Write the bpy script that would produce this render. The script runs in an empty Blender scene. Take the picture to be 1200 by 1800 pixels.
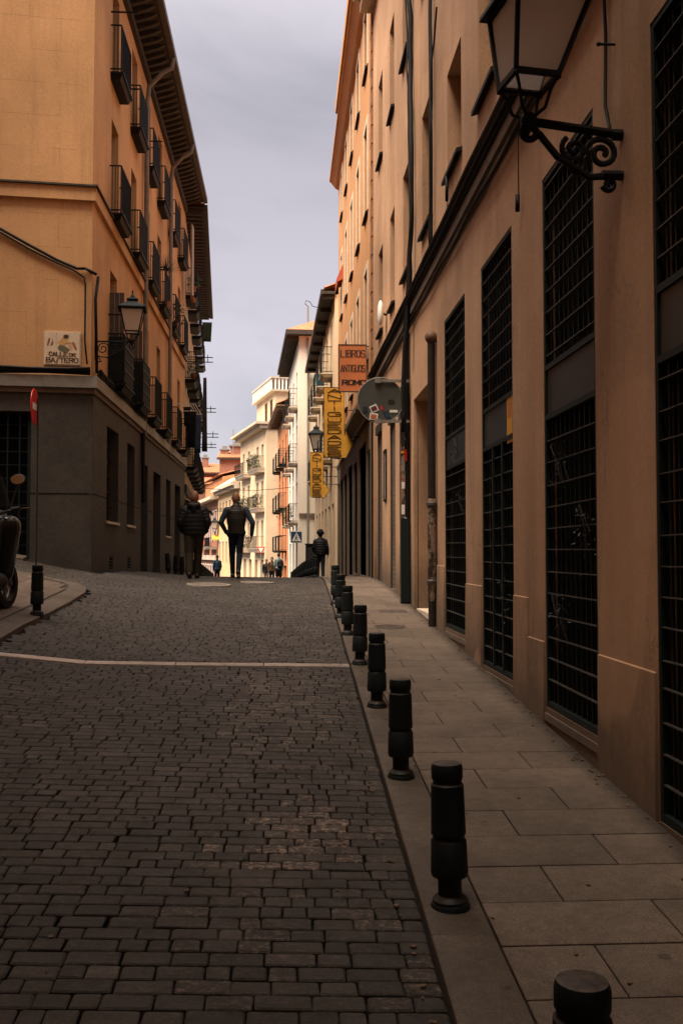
import bpy, bmesh, math, random
from mathutils import Vector, Matrix
random.seed(7)
R = math.radians
sin, cos, pi = math.sin, math.cos, math.pi
scene = bpy.context.scene
COL = scene.collection

# ------------------------------------------------------------------ camera
FPX = 1750.0
YAW = math.atan(100 / FPX); PITCH = math.atan(72 / FPX)
CAMZ = 1.75
cam = bpy.data.cameras.new('camera'); camo = bpy.data.objects.new('camera', cam); COL.objects.link(camo)
cam.sensor_fit = 'VERTICAL'; cam.sensor_height = 36; cam.lens = 36 * FPX / 1800
cam.clip_end = 3000; cam.clip_start = 0.05
camo.location = (0, 0, CAMZ)
camo.rotation_euler = (R(90) + PITCH, 0, -YAW)
scene.camera = camo
CR = camo.rotation_euler.to_matrix()

def ray(px, py):
    return CR @ Vector(((px - 600) / FPX, (900 - py) / FPX, -1.0))
def at(px, py, Y):
    """photograph pixel -> world point in the plane at distance Y"""
    d = ray(px, py); t = Y / d.y
    return Vector((d.x * t, Y, CAMZ + d.z * t))
def YX(px, X):
    """distance along the street of pixel column px on a wall at X"""
    d = ray(px, 972); return X * d.y / d.x

# ------------------------------------------------------------------ ground shape
PTS = [(-40, -2.444), (-10, -.611), (0, 0), (5, .306), (10, .611), (15, .915), (17, 1.025), (19, 1.12), (20.5, 1.165), (22, 1.175),
       (25, 1.13), (30, .98), (36, .78), (45, .40), (55, -.03), (80, -1.1), (120, -2.9), (260, -8)]
def base(y):
    if y <= PTS[0][0]: return y * .0611
    for i in range(len(PTS) - 1):
        if y <= PTS[i + 1][0]:
            x0, y0 = PTS[i]; x1, y1 = PTS[i + 1]
            m0 = (y1 - PTS[i - 1][1]) / (x1 - PTS[i - 1][0]) if i else (y1 - y0) / (x1 - x0)
            m1 = (PTS[i + 2][1] - y0) / (PTS[i + 2][0] - x0) if i + 2 < len(PTS) else (y1 - y0) / (x1 - x0)
            h = x1 - x0; t = (y - x0) / h
            return ((2*t**3 - 3*t*t + 1) * y0 + (t**3 - 2*t*t + t) * h * m0 + (-2*t**3 + 3*t*t) * y1 + (t**3 - t*t) * h * m1)
    return PTS[-1][1]
def cross(x, y):
    t = .8 - x
    if t <= 0: return 0.0
    t = min(t, 14)
    c = .033 * t + (.075 * (t - 2.5) ** 1.5 if t > 2.5 else 0) if t < 6 else .033 * 6 + .075 * 3.5 ** 1.5 + .07 * (t - 6)
    k = 1.0
    if y > 19: k = max(.12, 1 - (y - 19) / 9.0)
    return c * k
def G(x, y): return base(y) + cross(x, y)
def ground_at(px, py):
    d = ray(px, py); t = 1.0
    while t < 200:
        p = Vector((0, 0, CAMZ)) + d * t
        if p.z < G(p.x, p.y): break
        t += .02
    return p

# ------------------------------------------------------------------ bookkeeping
WL = {}
def thing(name, label, cat, loc=(0, 0, 0), rotz=0, group=None, local=False):
    o = bpy.data.objects.new(name, None); COL.objects.link(o)
    o.empty_display_size = .2
    o.location = loc; o.rotation_euler = (0, 0, rotz)
    o['label'] = label; o['category'] = cat
    if group: o['group'] = group
    WL[o.name] = Vector((0, 0, 0)) if local else Vector(loc)
    return o
def tag(o, label=None, cat=None, group=None, kind=None):
    if label: o['label'] = label
    if cat: o['category'] = cat
    if group: o['group'] = group
    if kind: o['kind'] = kind
    return o
def copy_tree(o, parent=None):
    c = o.copy(); COL.objects.link(c); c.parent = parent
    for ch in list(o.children): copy_tree(ch, c)
    return c
def dup(o, loc, rotz=0, label=None, rot=None):
    c = copy_tree(o); c.location = loc; c.rotation_euler = rot if rot else (0, 0, rotz)
    if label: c['label'] = label
    return c

class Fr:
    """facade frame: s along the wall, o outward, z up"""
    def __init__(s, ox, oy, dx, dy, nx, ny):
        l = math.hypot(dx, dy); s.ox, s.oy, s.dx, s.dy = ox, oy, dx / l, dy / l
        l = math.hypot(nx, ny); s.nx, s.ny = nx / l, ny / l
    def __call__(s, p):
        return (s.ox + s.dx * p[0] + s.nx * p[1], s.oy + s.dy * p[0] + s.ny * p[1], p[2])

class MB:
    def __init__(s, T=None): s.v = []; s.f = []; s.T = T; s.c = None
    def a(s, p):
        s.v.append(tuple(s.T(p)) if s.T else tuple(p)); return len(s.v) - 1
    def face(s, pts): s.f.append([s.a(p) for p in pts])
    def box(s, x0, x1, y0, y1, z0, z1):
        i = [s.a((x, y, z)) for z in (z0, z1) for y in (y0, y1) for x in (x0, x1)]
        for q in ((0,2,3,1), (4,5,7,6), (0,1,5,4), (2,6,7,3), (0,4,6,2), (1,3,7,5)): s.f.append([i[k] for k in q])
        return s
    def hexa(s, b, t):
        """bottom ring and top ring of points"""
        n = len(b); i = [s.a(p) for p in b]; j = [s.a(p) for p in t]
        s.f.append(i[::-1]); s.f.append(j)
        for k in range(n): s.f.append([i[k], i[(k+1) % n], j[(k+1) % n], j[k]])
        return s
    def bar(s, p, q, w, h=None, up=(0, 0, 1)):
        h = h or w; p = Vector(p); q = Vector(q); d = (q - p).normalized(); u = Vector(up)
        if abs(d.dot(u)) > .95: u = Vector((0, 1, 0))
        a = d.cross(u).normalized() * w / 2; b = a.cross(d).normalized() * h / 2
        s.hexa([p - a - b, p + a - b, p + a + b, p - a + b], [q - a - b, q + a - b, q + a + b, q - a + b]); return s
    def tube(s, pts, r, n=8, caps=True, r2=None):
        pts = [Vector(p) for p in pts]; rings = []; N = len(pts)
        up = None
        for k, p in enumerate(pts):
            d = (pts[min(k+1, N-1)] - pts[max(k-1, 0)]).normalized()
            if up is None:
                up = Vector((0, 0, 1)) if abs(d.z) < .9 else Vector((1, 0, 0))
            a = d.cross(up)
            if a.length < 1e-4: a = d.cross(Vector((0, 1, 0)))
            a.normalize(); b = a.cross(d).normalized(); up = b
            rr = r if r2 is None else r + (r2 - r) * k / max(1, N - 1)
            rings.append([s.a(p + a * rr * cos(2*pi*m/n) + b * rr * sin(2*pi*m/n)) for m in range(n)])
        for k in range(N - 1):
            for m in range(n): s.f.append([rings[k][m], rings[k][(m+1) % n], rings[k+1][(m+1) % n], rings[k+1][m]])
        if caps: s.f.append(rings[0][::-1]); s.f.append(rings[-1])
        return s
    def lathe(s, prof, n=20, c=(0, 0, 0), sx=1, sy=1, rot=0):
        rings = []
        for r, z in prof:
            rings.append([s.a((c[0] + r * sx * cos(2*pi*m/n + rot), c[1] + r * sy * sin(2*pi*m/n + rot), c[2] + z)) for m in range(n)])
        for k in range(len(prof) - 1):
            for m in range(n): s.f.append([rings[k][m], rings[k][(m+1) % n], rings[k+1][(m+1) % n], rings[k+1][m]])
        s.f.append(rings[0][::-1]); s.f.append(rings[-1]); return s
    def ball(s, c, rx, ry=None, rz=None, n=12, m=8):
        ry = ry or rx; rz = rz or rx
        prof = [(sin(pi * k / m) + 1e-4, -cos(pi * k / m) * rz) for k in range(m + 1)]
        rings = [[s.a((c[0] + r * rx * cos(2*pi*i/n), c[1] + r * ry * sin(2*pi*i/n), c[2] + z)) for i in range(n)] for r, z in prof]
        for k in range(m):
            for i in range(n): s.f.append([rings[k][i], rings[k][(i+1) % n], rings[k+1][(i+1) % n], rings[k+1][i]])
        s.f.append(rings[0][::-1]); s.f.append(rings[-1]); return s
    def capsule(s, p, q, r1, r2, n=12, sq=1.0):
        p = Vector(p); q = Vector(q); d = q - p; L = d.length; d = d / max(L, 1e-6)
        u = Vector((0, 1, 0)) if abs(d.y) < .9 else Vector((1, 0, 0))
        a = d.cross(u).normalized(); b = a.cross(d).normalized(); rings = []
        prof = [(-r1 * cos(t), r1 * sin(t)) for t in (.05, .5, 1.0)] + [(0, r1), (L * .33, r1 + (r2-r1)*.33), (L * .66, r1 + (r2-r1)*.66), (L, r2)] + [(L + r2 * sin(t), r2 * cos(t)) for t in (.5, 1.0, 1.5)]
        for h, r in prof:
            c = p + d * h; ring = []
            for m in range(n):
                w = a * r * cos(2*pi*m/n) + b * r * sin(2*pi*m/n); w.y *= sq
                ring.append(s.a(c + w))
            rings.append(ring)
        for k in range(len(rings) - 1):
            for m in range(n): s.f.append([rings[k][m], rings[k][(m+1) % n], rings[k+1][(m+1) % n], rings[k+1][m]])
        s.f.append(rings[0][::-1]); s.f.append(rings[-1]); return s
    def build(s, name, mat, parent=None, smooth=False, cols=None, bevel=0, fixn=True):
        me = bpy.data.meshes.new(name)
        off = WL[parent.name] if parent is not None else Vector((0, 0, 0))
        me.from_pydata([(x - off.x, y - off.y, z - off.z) for x, y, z in s.v], [], s.f)
        if cols:
            at_ = me.color_attributes.new('tint', 'FLOAT_COLOR', 'POINT')
            at_.data.foreach_set('color', [c for col in cols for c in ((col, col, col, 1) if not isinstance(col, tuple) else (col[0], col[1], 0, 1))])
        if fixn:
            bm = bmesh.new(); bm.from_mesh(me); bmesh.ops.recalc_face_normals(bm, faces=bm.faces); bm.to_mesh(me); bm.free()
        me.update()
        if mat: me.materials.append(mat)
        if smooth:
            me.shade_smooth()
            if smooth != 'all': me.set_sharp_from_angle(angle=R(38))
        o = bpy.data.objects.new(name, me); COL.objects.link(o)
        if parent is not None:
            o.parent = parent; WL[o.name] = off
        else: WL[o.name] = Vector((0, 0, 0))
        if bevel:
            b = o.modifiers.new('bevel', 'BEVEL'); b.width = bevel; b.segments = 2; b.limit_method = 'ANGLE'
        return o

def bake(o, mods):
    for typ, kw in mods:
        m = o.modifiers.new(typ, typ)
        for k, v in kw.items(): setattr(m, k, v)
    dg = bpy.context.evaluated_depsgraph_get(); dg.update()
    ev = o.evaluated_get(dg); me = bpy.data.meshes.new_from_object(ev)
    o.modifiers.clear(); old = o.data; o.data = me; me.name = o.name
    me.shade_smooth()
    bpy.data.meshes.remove(old)
    return o

# ------------------------------------------------------------------ materials
class NT:
    def __init__(s, name):
        s.m = bpy.data.materials.new(name); s.m.use_nodes = True; s.t = s.m.node_tree
        s.b = s.t.nodes['Principled BSDF']
        s.pos = s.n('ShaderNodeNewGeometry').outputs['Position']
    def n(s, typ, **kw):
        x = s.t.nodes.new(typ)
        for k, v in kw.items(): setattr(x, k, v)
        return x
    def l(s, a, b): s.t.links.new(a, b)
    def mapped(s, sc, vec=None):
        m = s.n('ShaderNodeMapping'); s.l(vec or s.pos, m.inputs[0]); m.inputs['Scale'].default_value = sc; return m.outputs[0]
    def noise(s, scale, detail=4, rough=.6, vec=None, sc=None):
        x = s.n('ShaderNodeTexNoise'); x.inputs['Scale'].default_value = scale; x.inputs['Detail'].default_value = detail
        x.inputs['Roughness'].default_value = rough
        s.l(s.mapped(sc, vec) if sc else (vec or s.pos), x.inputs['Vector']); return x.outputs[0]
    def ramp(s, f, stops):
        r = s.n('ShaderNodeValToRGB'); s.l(f, r.inputs[0]); e = r.color_ramp.elements
        while len(e) < len(stops): e.new(.5)
        for i, (p, c) in enumerate(stops):
            e[i].position = p; e[i].color = (c, c, c, 1) if isinstance(c, (int, float)) else (*c, 1)
        return r.outputs[0]
    def mix(s, fac, a, b, mode='MIX'):
        x = s.n('ShaderNodeMix', data_type='RGBA', blend_type=mode)
        for sock, v in ((x.inputs[0], fac), (x.inputs[6], a), (x.inputs[7], b)):
            if isinstance(v, (int, float)): sock.default_value = v
            elif isinstance(v, tuple): sock.default_value = (*v, 1)
            else: s.l(v, sock)
        return x.outputs[2]
    def math(s, op, a, b=0.0):
        x = s.n('ShaderNodeMath', operation=op)
        for sock, v in ((x.inputs[0], a), (x.inputs[1], b)):
            if isinstance(v, (int, float)): sock.default_value = v
            else: s.l(v, sock)
        return x.outputs[0]
    def bump(s, h, strength=.3, dist=.01):
        b = s.n('ShaderNodeBump'); b.inputs['Strength'].default_value = strength; b.inputs['Distance'].default_value = dist
        s.l(h, b.inputs['Height']); s.l(b.outputs[0], s.b.inputs['Normal'])
    def col(s, c):
        if isinstance(c, tuple): s.b.inputs['Base Color'].default_value = (*c, 1)
        else: s.l(c, s.b.inputs['Base Color'])
    def rough(s, r, spec=.5, metal=0):
        if isinstance(r, (int, float)): s.b.inputs['Roughness'].default_value = r
        else: s.l(r, s.b.inputs['Roughness'])
        s.b.inputs['Specular IOR Level'].default_value = spec; s.b.inputs['Metallic'].default_value = metal

def mul(c, k): return tuple(min(1, x * k) for x in c)
def simple(name, c, rough=.6, spec=.5, var=.25, scale=6, bump=.1, bscale=60, metal=0, dist=.004):
    t = NT(name); n1 = t.noise(scale, 5, .65)
    t.col(t.mix(t.ramp(n1, [(.3, 0.0), (.72, 1.0)]), mul(c, 1 - var), mul(c, 1 + var * .6)))
    t.rough(rough, spec, metal)
    if bump: t.bump(t.noise(bscale, 3), bump, dist)
    return t.m
def plaster(name, c, streak=.35, blot=.2, dirt=(.10, .075, .055), courses=None, low=None, cracks=False):
    t = NT(name)
    big = t.ramp(t.noise(.45, 5, .6), [(.3, 0.0), (.7, 1.0)])
    k = t.mix(big, mul(c, 1 - blot), mul(c, 1 + blot * .45))
    st = t.ramp(t.noise(1.0, 6, .7, sc=(4.5, 4.5, .28)), [(.5, 0.0), (.78, 1.0)])
    k = t.mix(t.math('MULTIPLY', st, streak), k, mul(c, .45))
    st2 = t.ramp(t.noise(1.0, 3, .5, sc=(1.6, 1.6, .1)), [(.45, 0.0), (.75, 1.0)])
    k = t.mix(t.math('MULTIPLY', st2, streak * .6), k, mul(c, .6))
    fine = t.ramp(t.noise(34, 6, .75), [(.35, .82), (.7, 1.08)])
    k = t.mix(1.0, k, fine, 'MULTIPLY')
    h = t.noise(22, 8, .75)
    sep = t.n('ShaderNodeSeparateXYZ'); t.l(t.pos, sep.inputs[0])
    if low is not None:      # rising dirt in the first metre above the pavement (slope subtracted), ragged
        zz = t.math('SUBTRACT', sep.outputs[2], t.math('MULTIPLY', sep.outputs[1], .055))
        zz = t.math('ADD', zz, t.math('MULTIPLY', t.noise(2.2, 7, .8, sc=(1, 1, .5)), -1.5))
        mr = t.n('ShaderNodeMapRange'); t.l(zz, mr.inputs[0]); mr.inputs[1].default_value = -.55; mr.inputs[2].default_value = .35
        mr.inputs[3].default_value = low; mr.inputs[4].default_value = 0
        k = t.mix(mr.outputs[0], k, dirt)
    if courses:
        u = t.math('ADD', sep.outputs[0], sep.outputs[1])
        cv = t.n('ShaderNodeCombineXYZ'); t.l(u, cv.inputs[0]); t.l(sep.outputs[2], cv.inputs[1])
        b = t.n('ShaderNodeTexBrick'); t.l(cv.outputs[0], b.inputs['Vector']); b.inputs['Scale'].default_value = 1
        b.inputs['Brick Width'].default_value = courses[0]; b.inputs['Row Height'].default_value = courses[1]
        b.inputs['Mortar Size'].default_value = .006; b.inputs['Mortar Smooth'].default_value = .3; b.offset = .5
        nz = t.ramp(t.noise(2.2, 3), [(.42, 0.0), (.58, 1.0)])
        m = t.math('MULTIPLY', b.outputs['Fac'], nz)
        k = t.mix(t.math('MULTIPLY', m, .55), k, mul(c, .3))
    if cracks:
        v = t.n('ShaderNodeTexVoronoi'); v.feature = 'DISTANCE_TO_EDGE'; v.inputs['Scale'].default_value = .9
        wv = t.n('ShaderNodeVectorMath'); wv.operation = 'ADD'; t.l(t.pos, wv.inputs[0])
        nzc = t.n('ShaderNodeTexNoise'); nzc.inputs['Scale'].default_value = 3; nzc.inputs['Detail'].default_value = 5; t.l(t.pos, nzc.inputs['Vector'])
        t.l(nzc.outputs['Color'], wv.inputs[1]); t.l(t.mapped((1, 1, .45), wv.outputs[0]), v.inputs['Vector'])
        cm = t.ramp(v.outputs['Distance'], [(.0, 1.0), (.0065, 0.0)])
        cm = t.math('MULTIPLY', cm, t.ramp(t.noise(.8, 3), [(.52, 0.0), (.6, .7)]))
        k = t.mix(cm, k, mul(c, .3))
        pt = t.ramp(t.noise(.55, 2, .3, sc=(1, 1, .6)), [(.60, 0.0), (.61, .35)])
        k = t.mix(pt, k, mul(c, 1.12))
        sc2 = t.ramp(t.noise(5, 7, .8, sc=(1, 1, .5)), [(.62, 0.0), (.70, .5)]); k = t.mix(sc2, k, mul(c, .5))
        dr = t.ramp(t.noise(1.0, 7, .75, sc=(11, 11, .35)), [(.60, 0.0), (.74, .2)]); k = t.mix(dr, k, mul(c, 1.45))
    t.col(k); t.rough(.88, .25); t.bump(h, .35, .006)
    return t.m
def stonemat(name, c, spk=.35, rough=.8, scale=1.0, attr=False, bump=.3, grime=False):
    t = NT(name)
    k = t.mix(t.ramp(t.noise(.9 * scale, 6, .65), [(.3, 0.0), (.7, 1.0)]), mul(c, .68), mul(c, 1.18))
    sp = t.ramp(t.noise(150, 2, .6), [(.35, 1 - spk), (.65, 1 + spk * .6)])
    k = t.mix(1.0, k, sp, 'MULTIPLY')
    sp2 = t.ramp(t.noise(14, 5, .7), [(.3, .78), (.7, 1.12)])
    k = t.mix(1.0, k, sp2, 'MULTIPLY')
    if attr:
        at_ = t.n('ShaderNodeAttribute'); at_.attribute_name = 'tint'
        k = t.mix(1.0, k, at_.outputs['Color'], 'MULTIPLY')
    if grime:
        sx = t.n('ShaderNodeSeparateXYZ'); t.l(t.pos, sx.inputs[0])
        g = t.math('ADD', t.math('SUBTRACT', sx.outputs[0], 1.86), t.math('MULTIPLY', t.noise(7, 6, .75), .22))
        g2 = t.n('ShaderNodeMapRange'); t.l(g, g2.inputs[0]); g2.inputs[1].default_value = .06; g2.inputs[2].default_value = .17; g2.inputs[3].default_value = 0; g2.inputs[4].default_value = .85
        k = t.mix(g2.outputs[0], k, (.03, .022, .016))
        k = t.mix(t.ramp(t.noise(2.3, 6, .7), [(.5, 0.0), (.72, .5)]), k, mul(c, .4))
        k = t.mix(t.ramp(t.noise(11, 2, .4), [(.74, 0.0), (.755, .7)]), k, mul(c, .25))
    t.col(k)
    t.rough(t.ramp(t.noise(9, 4), [(.3, rough - .14), (.7, rough + .06)]), .4)
    t.bump(t.noise(55, 6, .7), bump, .006)
    return t.m
def cobblemat():
    t = NT('cobblestone')
    at_ = t.n('ShaderNodeAttribute'); at_.attribute_name = 'tint'
    c = (.038, .031, .0255)
    sc_ = t.n('ShaderNodeSeparateColor'); t.l(at_.outputs['Color'], sc_.inputs[0])
    k = t.mix(t.ramp(t.noise(1.1, 6, .7), [(.32, 0.0), (.72, 1.0)]), mul(c, .62), mul(c, 1.35))
    k = t.mix(1.0, k, sc_.outputs[0], 'MULTIPLY')
    k = t.mix(t.math('MULTIPLY', t.ramp(t.noise(26, 9, .82, sc=(1, 1.5, 1)), [(.50, 0.0), (.60, 1.0)]), sc_.outputs[1]), k, (.42, .30, .225))
    k = t.mix(t.ramp(t.noise(24, 8, .8, sc=(1, 2.5, 1)), [(.56, 0.0), (.70, .5)]), k, (.17, .125, .09))
    k = t.mix(t.ramp(t.noise(5.3, 8, .8), [(.665, 0.0), (.70, .8)]), k, (.30, .21, .16))
    k = t.mix(1.0, k, t.ramp(t.noise(110, 3, .6), [(.3, .7), (.7, 1.25)]), 'MULTIPLY')
    t.col(k)
    t.rough(t.ramp(t.noise(6, 6, .7), [(.3, .5), (.7, .8)]), .35)
    t.bump(t.noise(30, 9, .8), .7, .012)
    return t.m
def brickmat(name, c, mortar, bw=.25, bh=.07):
    t = NT(name); sep = t.n('ShaderNodeSeparateXYZ'); t.l(t.pos, sep.inputs[0])
    cv = t.n('ShaderNodeCombineXYZ'); t.l(t.math('ADD', sep.outputs[0], sep.outputs[1]), cv.inputs[0]); t.l(sep.outputs[2], cv.inputs[1])
    b = t.n('ShaderNodeTexBrick'); t.l(cv.outputs[0], b.inputs['Vector']); b.inputs['Scale'].default_value = 1
    b.inputs['Brick Width'].default_value = bw; b.inputs['Row Height'].default_value = bh; b.inputs['Mortar Size'].default_value = .008
    b.inputs['Color1'].default_value = (*c, 1); b.inputs['Color2'].default_value = (*mul(c, .7), 1); b.inputs['Mortar'].default_value = (*mortar, 1)
    t.col(t.mix(1.0, b.outputs['Color'], t.ramp(t.noise(4, 5), [(.3, .75), (.7, 1.15)]), 'MULTIPLY')); t.rough(.85, .3)
    t.bump(b.outputs['Fac'], -.4, .01); return t.m
def tilemat(name='roof_tiles', c=(.42, .17, .085)):
    t = NT(name)
    k = t.mix(t.ramp(t.noise(5, 5, .7), [(.3, 0.0), (.7, 1.0)]), mul(c, .55), mul(c, 1.3)); t.col(k); t.rough(.85, .3)
    t.bump(t.noise(12, 4), .4, .02); return t.m
def slatmat(name, c, pitch=.075, axis=2, rough=.55):
    t = NT(name); sep = t.n('ShaderNodeSeparateXYZ'); t.l(t.pos, sep.inputs[0])
    w = t.math('PINGPONG', sep.outputs[axis], pitch / 2)
    f = t.ramp(t.math('DIVIDE', w, pitch / 2), [(.0, 0.0), (.25, 1.0)])
    k = t.mix(f, mul(c, .35), c); k = t.mix(1.0, k, t.ramp(t.noise(3, 5), [(.3, .7), (.7, 1.15)]), 'MULTIPLY')
    t.col(k); t.rough(rough, .4); t.bump(f, .6, .02); return t.m
def leafmat(name, c):
    t = NT(name); k = t.mix(t.noise(9, 3), mul(c, .5), mul(c, 1.5)); t.col(k); t.rough(.5, .4)
    t.b.inputs['Subsurface Weight'].default_value = 0; return t.m
def glassmat(name='window_glass', c=(.012, .014, .015), rough=.08):
    t = NT(name); t.col(t.mix(t.noise(.7, 3), mul(c, .6), mul(c, 2.2))); t.rough(rough, .5)
    t.bump(t.noise(1.3, 2), .05, .02); return t.m

PEACH = (.60, .385, .245)
m_plR = plaster('peach_plaster', (.56, .34, .21), streak=.5, blot=.36, low=.85, cracks=True)
m_plR2 = plaster('ochre_plaster', (.52, .265, .12), streak=.25, blot=.15)
m_plL = plaster('orange_plaster', (.65, .365, .175), streak=.5, blot=.25, courses=(1.25, .62))
m_plL2 = plaster('sand_plaster', (.58, .40, .24), streak=.4)
m_cream = plaster('cream_plaster', (.80, .61, .41), streak=.25)
m_white = plaster('white_plaster', (.86, .78, .67), streak=.2, blot=.1)
m_yellow = plaster('yellow_plaster', (.72, .50, .27), streak=.25)
m_orange = plaster('terracotta_plaster', (.62, .26, .12), streak=.25)
m_red = plaster('red_plaster', (.45, .10, .06), streak=.2)
m_maroon = plaster('maroon_plaster', (.33, .15, .10), streak=.25)
m_trimw = simple('pale_trim', (.60, .50, .39), .75, .3, .2)
m_granL = stonemat('dark_granite_cladding', (.064, .056, .048), .6, .75, 1.9)
m_brownst = stonemat('brown_stone_cladding', (.17, .125, .095), .2, .75)
m_slab = stonemat('paving_slab', (.158, .116, .087), .34, .82, 1.2, attr=True, grime=True)
m_kerb = stonemat('kerb_granite', (.128, .098, .076), .35, .78, 1.2, attr=True, grime=True)
m_strip = stonemat('pale_granite_strip', (.42, .33, .28), .2, .8, 1.2, attr=True)
m_cob = cobblemat()
m_mortar = simple('joint_sand', (.020, .016, .013), .95, .1, .6, 2.5, .5, 80, dist=.01)
m_asph = simple('asphalt', (.06, .052, .046), .9, .3, .3, 3, .4, 120, dist=.006)
m_iron = simple('black_iron', (.009, .009, .010), .6, .2, .4, 20, .25, 70)
m_boll0 = simple('bollard_paint', (.0085, .0095, .0105), .5, .28, .5, 14, .25, 40, dist=.003)
def bollmat():
    t = NT('bollard_paint'); c = (.0055, .0085, .0095)
    k = t.mix(t.noise(14, 5, .7), mul(c, .6), mul(c, 1.9))
    k = t.mix(t.ramp(t.noise(26, 8, .8), [(.62, 0.0), (.70, .6)]), k, (.06, .045, .035))
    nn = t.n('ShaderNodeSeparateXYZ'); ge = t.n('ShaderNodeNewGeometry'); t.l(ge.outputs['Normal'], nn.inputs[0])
    k = t.mix(t.math('MULTIPLY', t.ramp(nn.outputs[2], [(.55, 0.0), (.95, 1.0)]), t.ramp(t.noise(30, 6, .7), [(.35, .15), (.65, .9)])), k, (.11, .08, .06))  # upward faces painted paler: dust, plus the light on the tops
    t.col(k); t.rough(t.ramp(t.noise(9, 5), [(.3, .38), (.7, .68)]), .3); t.bump(t.noise(45, 6, .7), .35, .004); return t.m
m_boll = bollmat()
m_irong = simple('green_black_iron', (.007, .014, .014), .6, .25, .4, 15, .15)
m_barlit = simple('lit_iron_bar', (.055, .048, .042), .45, .6, .4, 12, .2)  # paler iron: the light caught by level bars is put into the colour
m_shut = simple('dark_sheet_metal', (.019, .023, .022), .5, .5, .4, 3, .1, 30)
m_glass = glassmat()
m_black = simple('dark_interior', (.006, .006, .006), .95, .1, .2, 3, 0)
m_wood = simple('brown_wood', (.14, .075, .04), .6, .4, .35, 9, .3, 50)
m_wdark = simple('dark_eave_wood', (.055, .044, .036), .75, .3, .35, 9, .3, 50)
m_eave = simple('grey_brown_gutter', (.11, .09, .075), .6, .4, .3, 6, .1)
m_zinc = simple('grey_zinc', (.23, .21, .19), .5, .5, .25, 6, .15)
m_pipe = simple('downpipe_paint', (.20, .165, .135), .6, .4, .3, 5, .1)
m_roll = slatmat('roller_shutter', (.13, .09, .062), .09)
m_rolld = slatmat('dark_roller_shutter', (.07, .058, .048), .09)
m_plank = slatmat('shutter_slats', (.10, .075, .055), .05)
m_tile = tilemat()
m_brick = brickmat('red_brick', (.36, .13, .075), (.35, .25, .18))
m_quoin = brickmat('toothed_brick', (.28, .14, .08), (.22, .13, .08), .12, .07)
m_skin = simple('skin', (.42, .20, .13), .55, .4, .12, 12, .1, 60)
m_skind = simple('weathered_skin', (.24, .115, .07), .5, .45, .12, 12, .1, 60)
m_hair = simple('dark_hair', (.012, .010, .009), .7, .3, .4, 60, .8, 90, dist=.02)
m_hairb = simple('brown_hair', (.10, .05, .025), .6, .3, .4, 60, .6, 90, dist=.02)
m_puff = simple('black_puffer_nylon', (.008, .008, .010), .55, .25, .3, 14, .25, 50)
m_vest = simple('brown_black_nylon', (.012, .010, .008), .5, .4, .3, 14, .25, 50)
m_denim = simple('blue_denim', (.028, .045, .075), .8, .3, .35, 20, .3, 120)
m_jeans = simple('dark_indigo_denim', (.010, .016, .028), .85, .2, .35, 20, .3, 120)
m_olive = simple('olive_trousers', (.035, .030, .022), .85, .2, .3, 16, .3, 100)
m_shoe = simple('shoe_leather', (.02, .018, .016), .5, .4, .3, 20, .1)
m_sole = simple('pale_sole', (.5, .46, .42), .7, .3, .1, 20, .1)
m_leaf = leafmat('green_leaves', (.045, .075, .03))
m_teal = leafmat('blue_green_leaves', (.05, .095, .105))
m_pot = simple('terracotta_pot', (.35, .12, .06), .8, .3)
def flat(name, c, rough=.6, spec=.4): return simple(name, c, rough, spec, .12, 10, .05)
m_yel = simple('yellow_sign_paint', (.72, .36, .045), .5, .4, .18, 3, .05)
m_lib = simple('rust_orange_sign_paint', (.50, .16, .055), .55, .4, .15, 3, .05)
m_ink = flat('black_lettering', (.015, .012, .01))
m_wht = flat('white_paint', (.78, .76, .72))
m_redp = flat('red_paint', (.55, .02, .02), .4)
m_bluep = flat('blue_paint', (.02, .06, .11), .4)

# ------------------------------------------------------------------ street surfaces
def curbR(y): return (.511 + .0155 * y) if y < 24 else (.883 - .006 * (y - 24) if y < 32 else .835 - .022 * (y - 32))
def curbRi(y): return (.80 + .0055 * y) + (0 if y < 24 else -.000 * (y - 24)) if y < 24 else curbR(y) + .06
wallX = lambda y: 1.96
# island of the left corner pavement, outline taken from the photo and laid on the ground
isl_px = [(-60, 1180), (0, 1130), (40, 1105), (86, 1083), (125, 1062), (150, 1046), (153, 1037), (134, 1029), (100, 1022), (60, 1014), (20, 1006), (-80, 990)]
isl = [ground_at(*p) for p in isl_px]
isl_xy = [(p.x, p.y) for p in isl]
def inside(poly, x, y):
    c = False; n = len(poly)
    for i in range(n):
        x0, y0 = poly[i]; x1, y1 = poly[(i + 1) % n]
        if (y0 > y) != (y1 > y) and x < (x1 - x0) * (y - y0) / (y1 - y0) + x0: c = not c
    return c
isl_poly = isl_xy + [(-14, isl_xy[-1][1]), (-14, isl_xy[0][1] - 2)]
A_near = isl_xy[0]

# one ground sheet under everything
gb = MB(); xs = [-400, -120, -50, -25, -14] + [-12 + .5 * i for i in range(34)] + [6, 10, 25, 60, 150, 400]
ys = [-150, -80, -40, -20, -10, -5] + [-4 + .5 * i for i in range(70)] + [32 + 2 * i for i in range(30)] + [100, 120, 160, 220, 400, 900]
idx = {}
for j, y in enumerate(ys):
    for i, x in enumerate(xs): idx[i, j] = gb.a((x, y, G(max(x, -14), min(y, 260)) - .035))
for j in range(len(ys) - 1):
    for i in range(len(xs) - 1): gb.f.append([idx[i, j], idx[i+1, j], idx[i+1, j+1], idx[i, j+1]])
tag(gb.build('ground', m_mortar, smooth='all', fixn=False), kind='structure')

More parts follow.
